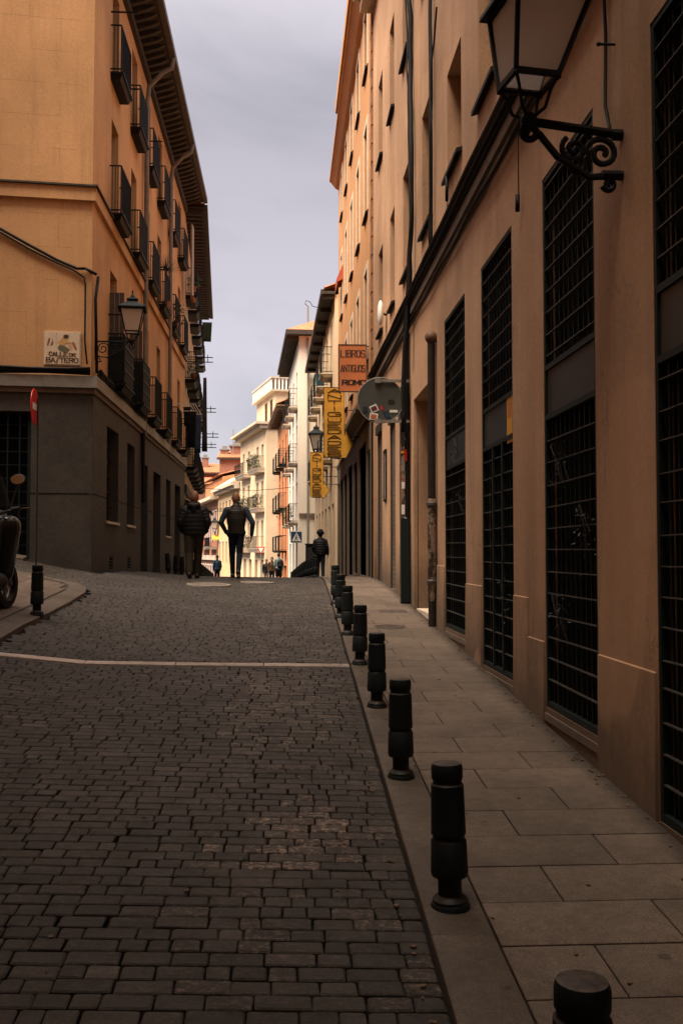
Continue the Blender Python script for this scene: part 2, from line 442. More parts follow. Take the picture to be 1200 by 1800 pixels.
def stone(mb, cols, c, tint, lift=0.0, bev=.012, depth=.03, oct_=False, dome=.004, rnd=.0, zf=None):
    """c: four xy corners, counter-clockwise"""
    zf = zf or G
    cx = sum(p[0] for p in c) / 4; cy = sum(p[1] for p in c) / 4
    def corner_ring(ins, dz):
        out = []
        for k in range(4):
            p = c[k]; a = c[(k - 1) % 4]; b = c[(k + 1) % 4]
            def to(u, d):
                L = math.hypot(u[0]-p[0], u[1]-p[1]) or 1; return ((u[0]-p[0]) / L * d, (u[1]-p[1]) / L * d)
            ia = to(a, ins); ib = to(b, ins)
            q = (p[0] + ia[0] + ib[0], p[1] + ia[1] + ib[1])
            if oct_:
                r = .006
                ra = to(a, r); rb = to(b, r)
                for w in (ra, rb): out.append((q[0] + w[0], q[1] + w[1], zf(q[0], q[1]) + dz + lift))
            else: out.append((q[0], q[1], zf(q[0], q[1]) + dz + lift))
        return out
    r0 = [mb.a(p) for p in corner_ring(0, -depth)]
    r1 = [mb.a(p) for p in corner_ring(.0, -bev * .8)]
    r2 = [mb.a(p) for p in corner_ring(bev, 0)]
    n = len(r0)
    for ra, rb in ((r0, r1), (r1, r2)):
        for k in range(n): mb.f.append([ra[k], ra[(k+1) % n], rb[(k+1) % n], rb[k]])
    if dome:
        t = mb.a((cx, cy, zf(cx, cy) + lift + dome))
        for k in range(n): mb.f.append([r2[k], r2[(k+1) % n], t])
        cols.extend([tint] * (3 * n + 1))
    else:
        mb.f.append(r2); cols.extend([tint] * (3 * n))

def strip_y(x): return 10.35 + .0 * x      # the pale strip across the street
# find the strip from the photo: left end and right end
sL = ground_at(0, 1150); sR = ground_at(608, 1170)
def stripY(x): return sL.y + (sR.y - sL.y) * (x - sL.x) / (sR.x - sL.x)
sideY0 = isl_xy[-1][1]
def leftlimit(y):
    if y < isl_xy[0][1]: return -4.0
    if y < 18.0: return -13.0
    return -3.05 if y > 20 else -3.3
FRONTF = Fr(-3.6, 18.65, -1, -.115, .115, -1)   # front facade of the corner building, s to the left
def in_front_pavement(x, y):
    # strip in front of the corner building
    dx, dy = x + 3.6, y - 18.65
    o = dx * FRONTF.nx + dy * FRONTF.ny; s_ = dx * FRONTF.dx + dy * FRONTF.dy
    return (o < .60 and s_ > .3) or o < 0 and x < -3.2
mb = MB(); cols = []
y = .9; row = 0
while y < 30:
    dy = .103 + .004 * sin(row * 1.7)
    if y > 20: dy = .12
    x0 = leftlimit(y); x = curbR(y) - .012
    gap = random.choice((.005, .006, .008))
    wob = .012 * sin(y * 1.3)
    while x > x0:
        L = random.choice((.085, .10, .12, .14, .17, .19, .205)) + random.uniform(-.01, .01)
        xa = max(x - L, x0)
        if x - xa < .05: break
        if random.random() < .02: x -= .012
        cx = (x + xa) / 2; cyy = y + dy / 2
        tl = wob - .0 * cx
        ok = not inside(isl_poly, cx, cyy) and not (abs(cyy - stripY(cx)) < .115 and y < 14 and cx > -4.4) and not in_front_pavement(cx, cyy)
        if y > 24 and cx < -3: ok = False
        if ok:
            j = lambda: random.uniform(-.003, .003)
            gy = random.uniform(.007, .013); c = [(xa + gap / 2 + j(), y + gy / 2 + j()), (x - gap / 2 + j(), y + gy / 2 + j()), (x - gap / 2 + j(), y + dy - gy / 2 + j()), (xa + gap / 2 + j(), y + dy - gy / 2 + j())]
            tint = random.uniform(.75, 1.22); wear = .12 * random.random()
            if cx > -.4 and random.random() < .25: wear = random.uniform(.15, .45)
            if random.random() < .05: tint *= 1.5
            # worn pale patch near the right wheel track
            d = math.hypot((cx - .02) / .34, (cyy - 5.05) / .75)
            if d < 1.2 and random.random() < 1.15 - d: wear = random.choice((.2, .5, .8, 1.0)); tint *= random.uniform(1, 1.5)
            d = math.hypot((cx + .1) / .4, (cyy - 8.2) / 1.6)
            if d < 1.2 and random.random() < .7 - .4 * d: wear = max(wear, random.uniform(.2, .6))
            near = y < 11
            stone(mb, cols, c, (tint, wear), random.uniform(-.0022, .0022), bev=random.uniform(.004, .008), depth=.032, oct_=near, dome=0)
        x = xa
    y += dy; row += 1
tag(mb.build('cobbled_road', m_cob, smooth=False, cols=cols, fixn=False), kind='structure')

# pale granite strip across the road
mb = MB(); cols = []
x = curbR(10) - .01
while x > -4.3:
    xa = x - .86
    c = [(xa + .004, stripY(xa) - .075), (x - .004, stripY(x) - .075), (x - .004, stripY(x) + .075), (xa + .004, stripY(xa) + .075)]
    k = {0: .95, 1: 1.25, 2: 1.35, 3: 1.2, 4: .75, 5: .7}.get(int((.6 - x) / .86), .8)
    stone(mb, cols, c, k, .004, .006, .03, dome=0); x = xa
tag(mb.build('granite_strip', m_strip, smooth=True, cols=cols, fixn=False), kind='structure')

# kerb stones right
KL = .028
mb = MB(); cols = []; y = -1.0
while y < 52:
    L = .98; e = y + L
    c = [(curbR(y), y + .003), (curbRi(y) - .004, y + .003), (curbRi(e) - .004, e - .003), (curbR(e), e - .003)]
    if curbRi(y) - curbR(y) > .045: stone(mb, cols, c, random.uniform(.86, 1.12), KL, .007, .09, dome=0)
    y = e
tag(mb.build('kerb', m_kerb, smooth=True, cols=cols, fixn=False), kind='structure')
# slabs right
mb = MB(); cols = []; y = -1.0; row = 0
while y < 52:
    e = y + .4; X0 = curbRi(y) + .003; X1 = 1.95 if y < 36 else 1.80 - .015 * (y - 36)
    if y > 27: X0 = curbRi(y) + .003
    joints = [X0] + [v for v in ((1.18, 1.92) if row % 2 else (.81, 1.55)) if X0 + .12 < v < X1 - .05] + [X1]
    for a, b in zip(joints, joints[1:]):
        c = [(a + .0035, y + .007), (b - .0035, y + .007), (b - .0035, e - .007), (a + .0035, e - .007)]
        stone(mb, cols, c, random.uniform(.86, 1.1), KL + random.uniform(-.0015, .0015), .005, .05, dome=0)
    y = e; row += 1
tag(mb.build('pavement', m_slab, smooth=True, cols=cols, fixn=False), kind='structure')
# left island: kerb ring and slabs
mb = MB(); cols = []
cxI, cyI = -5.2, (isl_xy[0][1] + isl_xy[-1][1]) / 2
fine = []
for i in range(len(isl_xy) - 1):
    (x0, y0), (x1, y1) = isl_xy[i], isl_xy[i + 1]
    L = math.hypot(x1 - x0, y1 - y0); n = max(1, int(L / .45))
    for k in range(n): fine.append((x0 + (x1 - x0) * k / n, y0 + (y1 - y0) * k / n))
fine.append(isl_xy[-1])
inner = []
for i, (x, y) in enumerate(fine):
    a = fine[max(0, i - 1)]; b = fine[min(len(fine) - 1, i + 1)]
    tx, ty = b[0] - a[0], b[1] - a[1]; L = math.hypot(tx, ty) or 1
    inner.append((x - ty / L * .26, y + tx / L * .26))
for i in range(len(fine) - 1):
    c = [fine[i], fine[i + 1], inner[i + 1], inner[i]]
    stone(mb, cols, c, random.uniform(.85, 1.1), .045, .006, .10, dome=0)
tag(mb.build('corner_kerb', m_kerb, smooth=True, cols=cols, fixn=True), kind='structure')
mb = MB(); cols = []
ipoly = inner + [(-14, inner[-1][1]), (-14, inner[0][1] - .5)]
ang = math.atan2(isl_xy[3][1] - isl_xy[1][1], isl_xy[3][0] - isl_xy[1][0])
for r_ in range(-30, 30):
    for q in range(-16, 16):
        u0 = q * .62 + (r_ % 2) * .31; v0 = r_ * .4
        f = lambda u, v: (-4.6 + u * cos(ang) - v * sin(ang), 13.5 + u * sin(ang) + v * cos(ang))
        c = [f(u0 + .004, v0 + .004), f(u0 + .616, v0 + .004), f(u0 + .616, v0 + .396), f(u0 + .004, v0 + .396)]
        if all(inside(ipoly, *p) for p in c): stone(mb, cols, c, random.uniform(.9, 1.15), .045, .005, .06, dome=0)
        elif any(inside(ipoly, *p) for p in c):
            # clip by shrinking towards the inside: small pieces
            for a in range(4):
                for b in range(4):
                    cc = [f(u0 + .155 * a, v0 + .1 * b), f(u0 + .155 * (a+1), v0 + .1 * b), f(u0 + .155 * (a+1), v0 + .1 * (b+1)), f(u0 + .155 * a, v0 + .1 * (b+1))]
                    if sum(inside(ipoly, *p) for p in cc) >= 4: stone(mb, cols, cc, 1.0, .043, .0005, .06, dome=0)
tag(mb.build('corner_pavement', m_slab, smooth=True, cols=cols, fixn=False), kind='structure')
# bed under the corner pavement
mb = MB()
mb.hexa([(x, y, G(x, y) - .05) for x, y in ipoly], [(x, y, G(max(x, -14), y) + .03) for x, y in ipoly])
tag(mb.build('pavement_bed', m_asph, fixn=True), kind='structure')
# pavement strip in front of the corner building and along its side
mb = MB(); cols = []
for k in range(2, 14):
    s0, s1 = k * .8 - .5, k * .8 + .28
    P = [FRONTF((s0, .55, 0)), FRONTF((s1, .55, 0)), FRONTF((s1, .0, 0)), FRONTF((s0, .0, 0))]
    stone(mb, cols, [(p[0], p[1]) for p in P], random.uniform(1.2, 1.5), .03, .01, .12, dome=0)
y = 25.0
while y < 60:
    x1 = -3.0 if y > 26 else -3.15
    if y > 35.5: x1 -= (y - 35.5) * .06
    stone(mb, cols, [(-3.62 if y < 35 else -4.9, y), (x1, y), (x1, y + .98), (-3.62 if y < 35 else -4.9, y + .98)], random.uniform(.7, .9), .05, .01, .12, dome=0)
    y += 1
tag(mb.build('side_pavement', m_kerb, smooth=True, cols=cols, fixn=True), kind='structure')

# manholes and gratings
def manhole(px, py, rx, label, mat, ry=None, lift=.008, group=None):
    p = ground_at(px, py); t = thing('manhole_cover', label, 'manhole', (p.x, p.y, G(p.x, p.y)), group=group)
    sx = (G(p.x + .3, p.y) - G(p.x - .3, p.y)) / .6; sy = (G(p.x, p.y + .3) - G(p.x, p.y - .3)) / .6
    m = MB(lambda q: (p.x + q[0], p.y + q[1], G(p.x, p.y) + sx * q[0] + sy * q[1] + q[2]))
    m.lathe([(rx, -.03), (rx, lift), (rx * .9, lift + .004), (rx * .89, lift - .004), (.001, lift - .003)], 28); m.build('rim', mat, t, True)
    m2 = MB(m.T)
    for i in range(-4, 5):
        w = math.sqrt(max(0, (rx * .82) ** 2 - (i * rx * .18) ** 2)); m2.box(-w, w, i * rx * .18 - .012, i * rx * .18 + .012, lift - .004, lift + .004)
    m2.build('tread', mat, t)
    return t
m_lid = simple('pale_metal', (.30, .26, .22), .45, .5, .25, 7, .3)  # pale base colour for the two covers on the cobbles
m_lid2 = simple('brown_cast_iron', (.09, .07, .055), .55, .5, .3, 9, .3)
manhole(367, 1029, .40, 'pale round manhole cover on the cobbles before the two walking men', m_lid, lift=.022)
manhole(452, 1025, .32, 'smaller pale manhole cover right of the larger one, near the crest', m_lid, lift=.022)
manhole(684, 1106, .21, 'round iron manhole cover in the right pavement slabs', m_lid2, lift=KL + .004)
p = ground_at(690, 1078); t = thing('drain_grating', 'small rectangular iron grating in the right pavement', 'grating', (p.x, p.y, G(p.x, p.y)))
m = MB()
zz = lambda q: (p.x + q[0], p.y + q[1], base(p.y + q[1]) + KL + q[2]); m.T = zz
m.box(-.2, .2, -.13, -.10, -.02, .008); m.box(-.2, .2, .10, .13, -.02, .008); m.box(-.2, -.17, -.10, .10, -.02, .008); m.box(.17, .2, -.10, .10, -.02, .008)
m.build('frame', m_lid2, t)
m = MB(zz)
for i in range(9): m.box(-.16 + i * .038, -.145 + i * .038, -.1, .1, -.02, .006)
m.build('grid', m_lid2, t)

# ------------------------------------------------------------------ building kit
def wall_mesh(F, s0, s1, z0, z1, ops, rev=.22, depth=9.0, back=True, off=0.0):
    mb = MB(F)
    S = sorted({s0, s1, *[o[0] for o in ops], *[o[1] for o in ops]}); Z = sorted({z0, z1, *[o[2] for o in ops], *[o[3] for o in ops]})
    S = [s for s in S if s0 <= s <= s1]; Z = [z for z in Z if z0 <= z <= z1]
    for a, b in zip(S, S[1:]):
        for c, d in zip(Z, Z[1:]):
            ms, mz = (a + b) / 2, (c + d) / 2
            if any(o[0] < ms < o[1] and o[2] < mz < o[3] for o in ops): continue
            mb.face([(a, off, c), (b, off, c), (b, off, d), (a, off, d)])
    for o in ops:
        a, b, c, d = o[:4]; r = o[4] if len(o) > 4 and isinstance(o[4], float) else rev
        mb.face([(a, off, c), (a, off, d), (a, off - r, d), (a, off - r, c)]); mb.face([(b, off, c), (b, off - r, c), (b, off - r, d), (b, off, d)])
        mb.face([(a, off, d), (b, off, d), (b, off - r, d), (a, off - r, d)]); mb.face([(a, off, c), (a, off - r, c), (b, off - r, c), (b, off, c)])
    if back:
        mb.face([(s0, off, z0), (s0, off, z1), (s0, -depth, z1), (s0, -depth, z0)])
        mb.face([(s1, off, z0), (s1, -depth, z0), (s1, -depth, z1), (s1, off, z1)])
        mb.face([(s0, -depth, z0), (s0, -depth, z1), (s1, -depth, z1), (s1, -depth, z0)])
        mb.face([(s0, off, z1), (s1, off, z1), (s1, -depth, z1), (s0, -depth, z1)])
    return mb
def window(F, root, a, b, c, d, rev=.22, sill=None, style='glass', sm=None, fm=None, surround=None, so=.07, name='window'):
    """a window part in its opening: frame mesh, with pane, sill (and surround) below it"""
    y = -rev; fw = .055
    m = MB(F); m.box(a, a + fw, y, y + .05, c, d); m.box(b - fw, b, y, y + .05, c, d)
    m.box(a + fw, b - fw, y, y + .05, d - fw, d); m.box(a + fw, b - fw, y, y + .05, c, c + fw)
    mid = (a + b) / 2; m.box(mid - .03, mid + .03, y, y + .045, c + fw, d - fw)
    if style == 'door': m.box(a + fw, b - fw, y, y + .045, c + (d - c) * .74, c + (d - c) * .74 + .05)
    w = m.build(name, fm or m_wood, root)
    m = MB(F); m.box(a - .01, b + .01, y - .03, y + .015, c - .01, d + .01)
    m.build('pane', {'glass': m_glass, 'roll': m_roll, 'dark': m_black, 'door': m_glass, 'slat': m_plank}.get(style, m_glass), w)
    if sill is not None:
        m = MB(F); t = .035
        m.hexa([(a - .05, -.02, c - t), (b + .05, -.02, c - t), (b + .05, so, c - t - .03), (a - .05, so, c - t - .03)],
               [(a - .05, -.02, c + .012), (b + .05, -.02, c + .012), (b + .05, so, c - .03 + .012), (a - .05, so, c - .03 + .012)])
        m.build('sill', sill, w)
    if surround:
        m = MB(F); q = .14; p_ = .025
        m.box(a - q, a - .002, -.01, p_, c, d + q); m.box(b + .002, b + q, -.01, p_, c, d + q); m.box(a - .002, b + .002, -.01, p_, d + .002, d + q)
        m.build('surround', surround, w)
    return w
def balcony(F, root, a, b, z, p=.3, h=.98, slab=.08, mat=None, slabmat=None, bars=.105, mesh=False, corbel=True, solid=None):
    m = MB(F); m.hexa([(a + .05, 0.001, z - slab - .02), (b - .05, 0.001, z - slab - .02), (b - .05, p * .8, z - slab - .02), (a + .05, p * .8, z - slab - .02)],
                      [(a, 0.001, z - .04), (b, 0.001, z - .04), (b, p, z - .04), (a, p, z - .04)])
    m.box(a - .02, b + .02, .001, p + .03, z - .04, z)
    o = m.build('balcony', slabmat or m_iron, root)
    m = MB(F); g = .012; q = p - .02
    for zz in (z + .06, z + h): m.box(a, b, q - g, q + g, zz - .012, zz + .012); m.box(a - g, a + g, .0, q, zz - .012, zz + .012); m.box(b - g, b + g, 0, q, zz - .012, zz + .012)
    n = max(3, int((b - a) / bars))
    for k in range(n + 1):
        s = a + (b - a) * k / n; w = .012 if k in (0, n) else .0065
        m.box(s - w, s + w, q - w, q + w, z, z + h)
    n2 = max(1, int(p / bars))
    for s in (a, b):
        for k in range(1, n2 + 1): yy = q * k / (n2 + 1); m.box(s - .0065, s + .0065, yy - .0065, yy + .0065, z, z + h)
    if mesh:
        for k in range(int(h / .07)): zz = z + .08 + k * .07; m.box(a, b, q - .004, q + .004, zz - .004, zz + .004)
        for k in range(int((b - a) / .05)): s = a + k * .05; m.box(s - .004, s + .004, q - .004, q + .004, z, z + h)
    m.build('railing', mat or m_iron, o)
    if solid:
        m = MB(F); m.box(a + .02, b - .02, q + .015, q + .022, z + .05, z + h - .06); m.box(a - .018, a - .012, .02, q - .02, z + .05, z + h - .06)
        m.build('privacy_screen', solid, o)
        m = MB(F)
        for zz in (z + .28, z + .52, z + .76): m.box(a, b, q + .023, q + .035, zz, zz + .014)
        m.build('cross_rail', m_barlit, o)
    return o
def tiled_roof(F, s0, s1, z, over, depth, rise, root, mat=None, step=.26):
    """rows of curved tiles, ridge away from the street"""
    m = MB(F); n = max(3, int((s1 - s0) / step)); w = (s1 - s0) / n; L = depth + over
    for k in range(n):
        c = s0 + (k + .5) * w; prev = None
        pts = []
        for i in range(5):
            th = pi * i / 4; pts.append((c - cos(th) * w / 2, sin(th) * .07))
        for (sa, ha), (sb, hb) in zip(pts, pts[1:]):
            m.face([(sa, over, z + ha), (sb, over, z + hb), (sb, -depth, z + hb + rise), (sa, -depth, z + ha + rise)])
    m.face([(s0, over, z), (s1, over, z), (s1, -depth, z + rise), (s0, -depth, z + rise)])
    m.face([(s0, over, z - .05), (s1, over, z - .05), (s1, -depth, z + rise - .05), (s0, -depth, z + rise - .05)])
    m.face([(s0, -depth, z + rise), (s1, -depth, z + rise), (s1, -depth, z - .06), (s0, -depth, z - .06)])
    return m.build('roof', mat or m_tile, root)

# ================================================================== RIGHT BUILDING 1 (peach, grilles)
FR = Fr(1.96, 0, 0, 1, -1, 0)
rb = thing('apartment_building', 'long peach plaster building with tall black grilles along the right pavement', 'building', (1.96, 10, base(10)))
bays = [(1.56, 2.86, .12), (3.86, 5.16, .35), (6.16, 7.42, .60), (8.45, 9.8, .65), (10.7, 12.1, .85)]
ops = [(a, b, c, 4.6, .16) for a, b, c in bays]
door = (12.86, 14.62, .72, 4.0, .34); ops.append(door)
ops += [(15.95, 16.75, 1.02, 4.15, .12), (17.55, 18.45, 1.10, 4.3, .035), (19.95, 20.95, 1.15, 4.4, .035)]
ups = []
for (a, b) in ((-2.6, -1.7), (0, .9), (2.2, 3.1), (4.4, 5.3), (6.75, 7.6), (9.0, 9.86), (10.85, 11.8), (13.04, 14.0), (15.4, 16.3), (17.6, 18.35), (19.75, 20.6)):
    for (c, d) in ((6.27, 8.0), (9.85, 11.58)):
        if abs(a - 10.85) < .01 and c < 7: d = 7.55
        ups.append((a, b, c, d))
wm = wall_mesh(FR, -3.5, 21.8, -2.5, 14.1, ops + ups, .24)
wm.build('wall', m_plR, rb)
for a, b, c, d in ups:
    window(FR, rb, a, b, c, d, .24, sill=m_iron, style='glass', fm=m_iron)
# parapet cornice
m = MB(FR); m.box(-3.5, 21.8, 0.001, .45, 14.1, 14.35); m.box(-3.5, 21.8, 0.001, .3, 13.85, 14.1); m.build('cornice', m_trimw, rb)
# grilles
for bi, (a, b, c) in enumerate(bays):
    d = 4.6; fz = .035
    m = MB(FR)
    y0, y1 = -.05, -.005
    m.box(a, a + fz, y0, y1, c, d); m.box(b - fz, b, y0, y1, c, d); m.box(a + fz, b - fz, y0, y1, d - fz, d); m.box(a + fz, b - fz, y0, y1, c, c + .045)
    m.box(a + fz, b - fz, y0, y1, 3.125, 3.165); m.box(a + fz, b - fz, y0, y1, 2.75, 2.79)
    g = m.build('window_grille', m_irong, rb)
    m = MB(FR); n = 11
    for k in range(1, n):
        s = a + (b - a) * k / n
        m.box(s - .007, s + .007, -.045, -.031, c + .04, 2.76); m.box(s - .007, s + .007, -.045, -.031, 3.16, d - fz)
    if bi == 3:
        for s in (a + .45, a + .85): m.box(s - .02, s + .02, -.04, .002, c + .04, 2.76)
    m.build('upright_bars', m_irong, g)
    m = MB(FR); z = c + .2
    while z < d - .06:
        if z > 3.1 and m.v and m.v[0][2] < 2.7: m.build('cross_bars', m_barlit, g); m = MB(FR)
        if not 2.68 < z < 3.2:
            sag = random.uniform(-.011, .011)
            m.hexa([(a + fz, -.03, z - .003), (b - fz, -.03, z - .003 + sag), (b - fz, -.008, z - .003 + sag), (a + fz, -.008, z - .003)],
                   [(a + fz, -.03, z + .004), (b - fz, -.03, z + .004 + sag), (b - fz, -.008, z + .004 + sag), (a + fz, -.008, z + .004)])
        z += .162
    m.build('cross_bars', m_barlit, g)
    m = MB(FR); m.box(a + fz, b - fz, -.045, -.02, 2.79, 3.125); m.build('sheet_panel', m_shut, g)
    m = MB(FR); m.box(a - .01, b + .01, -.13, -.105, c - .02, d + .01)
    for k in range(7):
        s = a + .08 + (b - a - .12) * k / 7; m.box(s, s + (b - a) / 9, -.105, -.085, c, 2.75); m.box(s, s + (b - a) / 9, -.105, -.085, 3.18, d)
    m.build('shutter', m_black, g)
    # stone sill below
    m = MB(FR); m.box(a - .01, b + .01, -.17, .012, c - .10, c - .045); m.box(a + .005, b - .005, -.14, -.02, base(a) - .3, c - .10)
    m.build('window_sill', m_brownst, g)
# plaster skirts on the piers
for a, b, z0, z1 in ((2.88, 3.84, -.4, .95), (5.18, 6.14, -.2, 1.127), (7.44, 7.93, 0, 1.09), (7.93, 8.43, 0, 1.40), (9.82, 10.68, .1, 1.43), (12.12, 12.8, .3, 1.6), (14.7, 15.0, .6, 1.6)):
    m = MB(FR); m.hexa([(a, -.01, z0), (b, -.01, z0), (b, .022, z0), (a, .022, z0)], [(a, -.01, z1), (b, -.01, z1), (b, .012, z1 - .012), (a, .012, z1 - .012)]); m.build('plinth', m_plR, rb)
# door recess: dark door, stone jamb frame and step
a, b, c, d = door[:4]
m = MB(FR); m.box(a, b, -.42, -.34, c, d); dd = m.build('door', m_wood, rb)
m = MB(FR)
for k in range(3):
    for q in range(2): m.box(a + .12 + q * .82, a + .80 + q * .82, -.335, -.32, c + .5 + k * 1.0, c + 1.35 + k * 1.0)
m.build('door_panel', m_wood, dd)
m = MB(FR); m.ball((a + .9, -.30, c + 1.35), .035); m.build('handle', m_barlit, dd)
m = MB(FR); m.box(a, b, -.34, .02, c - .4, base(13.7) + KL + .07); m.build('doorstep', m_trimw, rb)
m = MB(FR); m.box(b, b + .16, -.01, .05, base(14.7), 4.02); m.box(a - .02, b + .16, -.01, .05, 4.02, 4.45); m.build('door_frame', m_plR, rb)
# roller shutters of the small shops
for (a, b, c, d, r) in ops[6:]:
    m = MB(FR); m.box(a - .01, b + .01, -r - .03, -r, c - .1, d); o = m.build('roller_shutter', m_rolld if a < 16.5 else m_roll, rb)
    m = MB(FR); m.box(a, a + .05, -r, -.01, c, d); m.box(b - .05, b, -r, -.01, c, d); m.box(a + .05, b - .05, -r, .05, d - .18, d); m.build('guide_rail', m_shut, o)
# string moulding with trunking
m = MB(FR); m.box(-3.5, 21.8, -.01, .10, 5.50, 5.60); m.build('string_moulding', m_iron, rb); m = MB(FR); m.box(-3.5, 21.8, -.01, .065, 5.38, 5.499); m.box(-3.5, 21.8, -.01, .03, 5.30, 5.379); m.build('lower_moulding', m_pipe, rb)

def cable(pts, r, label=None, parent=None, name='cable', n=6, mat=None, wob=0.0, group=None):
    out = []
    for i in range(len(pts) - 1):
        p, q = Vector(pts[i]), Vector(pts[i + 1]); k = max(1, int((q - p).length / .25)) if wob else 1
        for j in range(k):
            v = p.lerp(q, j / k)
            if wob and (i or j): v += Vector([random.uniform(-wob, wob) for _ in range(3)])
            out.append(v)
    out.append(Vector(pts[-1]))
    m = MB(); m.tube(out, r, n); o = m.build(name, mat or m_iron, parent, 'all')
    if label: tag(o, label, 'cable', group)
    return o
# trunk cables over the moulding
t = thing('cable_bundle', 'thick black cable bundle running along the moulding of the peach building', 'cable', (1.84, 0, 5.6))
cable([FR((s, .13, 5.60 + .012 * sin(s * 2.1))) for s in [k * .6 for k in range(-5, 37)]], .035, parent=t, name='main_cable')
cable([FR((s, .115, 5.545 + .012 * sin(s * 1.4 + 1))) for s in [k * .5 for k in range(-6, 44)]], .025, parent=t, name='second_cable')
cable([FR((s, .05, 5.27 + .02 * sin(s * 2.7))) for s in [k * .45 for k in range(-7, 48)]], .020, parent=t, name='lower_cable')
# vertical bundles
t = thing('vertical_cable', 'sagging black cable bundle dropping between window columns above the round sign', 'cable', (1.9, 15.2, 5))
cable([FR((15.0, .06, 14.0)), FR((14.95, .06, 11)), FR((14.9, .05, 9)), FR((14.72, .06, 7.9)), FR((14.75, .06, 6.8)), FR((14.9, .09, 5.7)), FR((15.05, .14, 4.6)), FR((15.1, .15, 3.6))], .04, parent=t, name='bundle', wob=.012)
cable([FR((15.05, .1, 14.0)), FR((15.0, .1, 10)), FR((14.8, .1, 7.8)), FR((14.6, .07, 7.0)), FR((14.85, .1, 6.2)), FR((15.05, .14, 5.2)), FR((15.2, .1, 4.4)), FR((15.7, .06, 4.3))], .014, parent=t, name='loose_strand', wob=.015)
t = thing('vertical_cable', 'straight black cable pair dropping beside the second window column of the peach building', 'cable', (1.9, 12.8, 5))
cable([FR((12.85, .05, 14.0)), FR((12.83, .05, 9.0)), FR((12.8, .05, 7.0)), FR((12.85, .05, 5.65))], .028, parent=t, name='bundle', wob=.008)
cable([FR((12.7, .06, 14.0)), FR((12.72, .06, 8.5)), FR((12.6, .08, 7.4)), FR((12.9, .06, 5.65))], .011, parent=t, name='loose_strand', wob=.012)
cable([FR((12.75, .05, 8.2)), FR((12.2, .1, 8.15)), FR((11.7, .14, 8.35))], .012, parent=t, name='branch')
t = thing('hanging_wire', 'thin wire with small junction box hanging below the window sill', 'cable', (1.9, 11.7, 6))
cable([FR((11.5, .06, 6.2)), FR((11.5, .06, 5.9))], .02, parent=t, name='box'); cable([FR((11.5, .05, 5.9)), FR((11.55, .05, 5.62))], .006, parent=t, name='wire')
t = thing('hanging_wire', 'thin wire with insulator between the first and second grilles', 'cable', (1.9, 8.2, 5))
cable([FR((8.05, .03, 5.3)), FR((8.05, .03, 4.72))], .005, parent=t, name='wire'); cable([FR((8.05, .04, 4.72)), FR((8.05, .04, 4.58))], .02, parent=t, name='insulator')

# rusty standpipe
t = thing('standpipe', 'rusty peeling standpipe with torn posters against the peach wall', 'pipe', (1.86, 12.75, base(12.75)))
px_, py_ = 1.895, 12.75; m = MB(); m.tube([(px_, py_, base(py_) + KL), (px_, py_, 4.5)], .05, 14); pp = m.build('pipe', simple('rusty_pipe', (.020, .012, .009), .75, .3, .6, 11, .5, 40), t, True)
m = MB(); m.ball((px_, py_, 4.55), .085); m.tube([(px_, py_, 4.55), (1.97, py_, 4.55)], .04, 10); m.build('pipe_elbow', m_wood, t, True)
for z in (2.35, 1.35):
    m = MB(); m.lathe([(.055, 0), (.072, .01), (.072, .045), (.055, .06)], 14, (px_, py_, z)); m.build('pipe_collar', m_barlit, t, True)
def peelmat():
    t_ = NT('torn_poster_layers'); k = t_.ramp(t_.noise(9, 8, .8, sc=(1, 1, .45)), [(.36, (.012, .012, .011)), (.47, (.05, .03, .02)), (.52, (.30, .24, .18)), (.60, (.22, .07, .04)), (.64, (.02, .02, .02)), (.75, (.35, .30, .25))])
    t_.col(k); t_.rough(.8, .3); t_.bump(t_.noise(9, 8, .8, sc=(1, 1, .45)), .8, .02); return t_.m
m_peel = peelmat()
m = MB(); m.lathe([(.053, 0), (.058, .02), (.057, 1.2), (.060, 1.3), (.053, 1.32)], 14, (px_, py_, base(py_) + .35)); m.build('poster_remains', m_peel, t, True)

# stickered pillar with the round sign seen from behind
t = thing('sticker_pillar', 'dark steel sign post by the pavement covered with peeling stickers', 'post', (1.86, 15.45, base(15.45)))
m = MB(); m.box(1.80, 1.87, 15.38, 15.52, base(15.4), 4.35); m.build('channel_post', m_shut, t, bevel=.006)
m = MB(); m.tube([(1.905, 15.42, base(15.4)), (1.905, 15.42, 5.2)], .045, 10); m.build('conduit', m_iron, t, True)
m = MB(); m.box(1.80, 1.93, 15.355, 15.375, base(15.4) + .05, base(15.4) + 1.35); m.build('cover_plate', m_irong, t)
m = MB(); m.box(1.801, 1.869, 15.372, 15.378, 2.1, 3.55); m.build('sticker_layer', m_peel, t)
for (x0, x1, z0, z1, mt) in ((1.812, 1.862, 3.42, 3.52, m_ink), (1.803, 1.865, 3.30, 3.335, m_yel), (1.855, 1.895, 3.18, 3.36, m_redp), (1.81, 1.86, 3.02, 3.25, m_zinc), (1.815, 1.86, 2.75, 2.85, m_wht), (1.81, 1.86, 2.35, 2.5, m_wht), (1.86, 1.89, 2.2, 2.3, m_wht)):
    m = MB(); m.box(x0, x1, 15.366, 15.3715, z0, z1); m.build('sticker', mt, t)
def disc(cx, cy, cz, r, th, n=40, rx=None):
    m = MB(); rings = []
    rx = rx or r
    b = [(cx + rx * cos(2*pi*k/n), cy, cz + r * sin(2*pi*k/n)) for k in range(n)]; tt = [(x, y + th, z) for x, y, z in b]
    m.hexa(b, tt); return m
cz = at(668, 704, 15.35).z; cx = at(668, 704, 15.35).x
t2 = thing('round_sign', 'dark back of a round traffic sign with stickers, bracketed to the pillar', 'traffic sign', (cx, 15.35, cz))
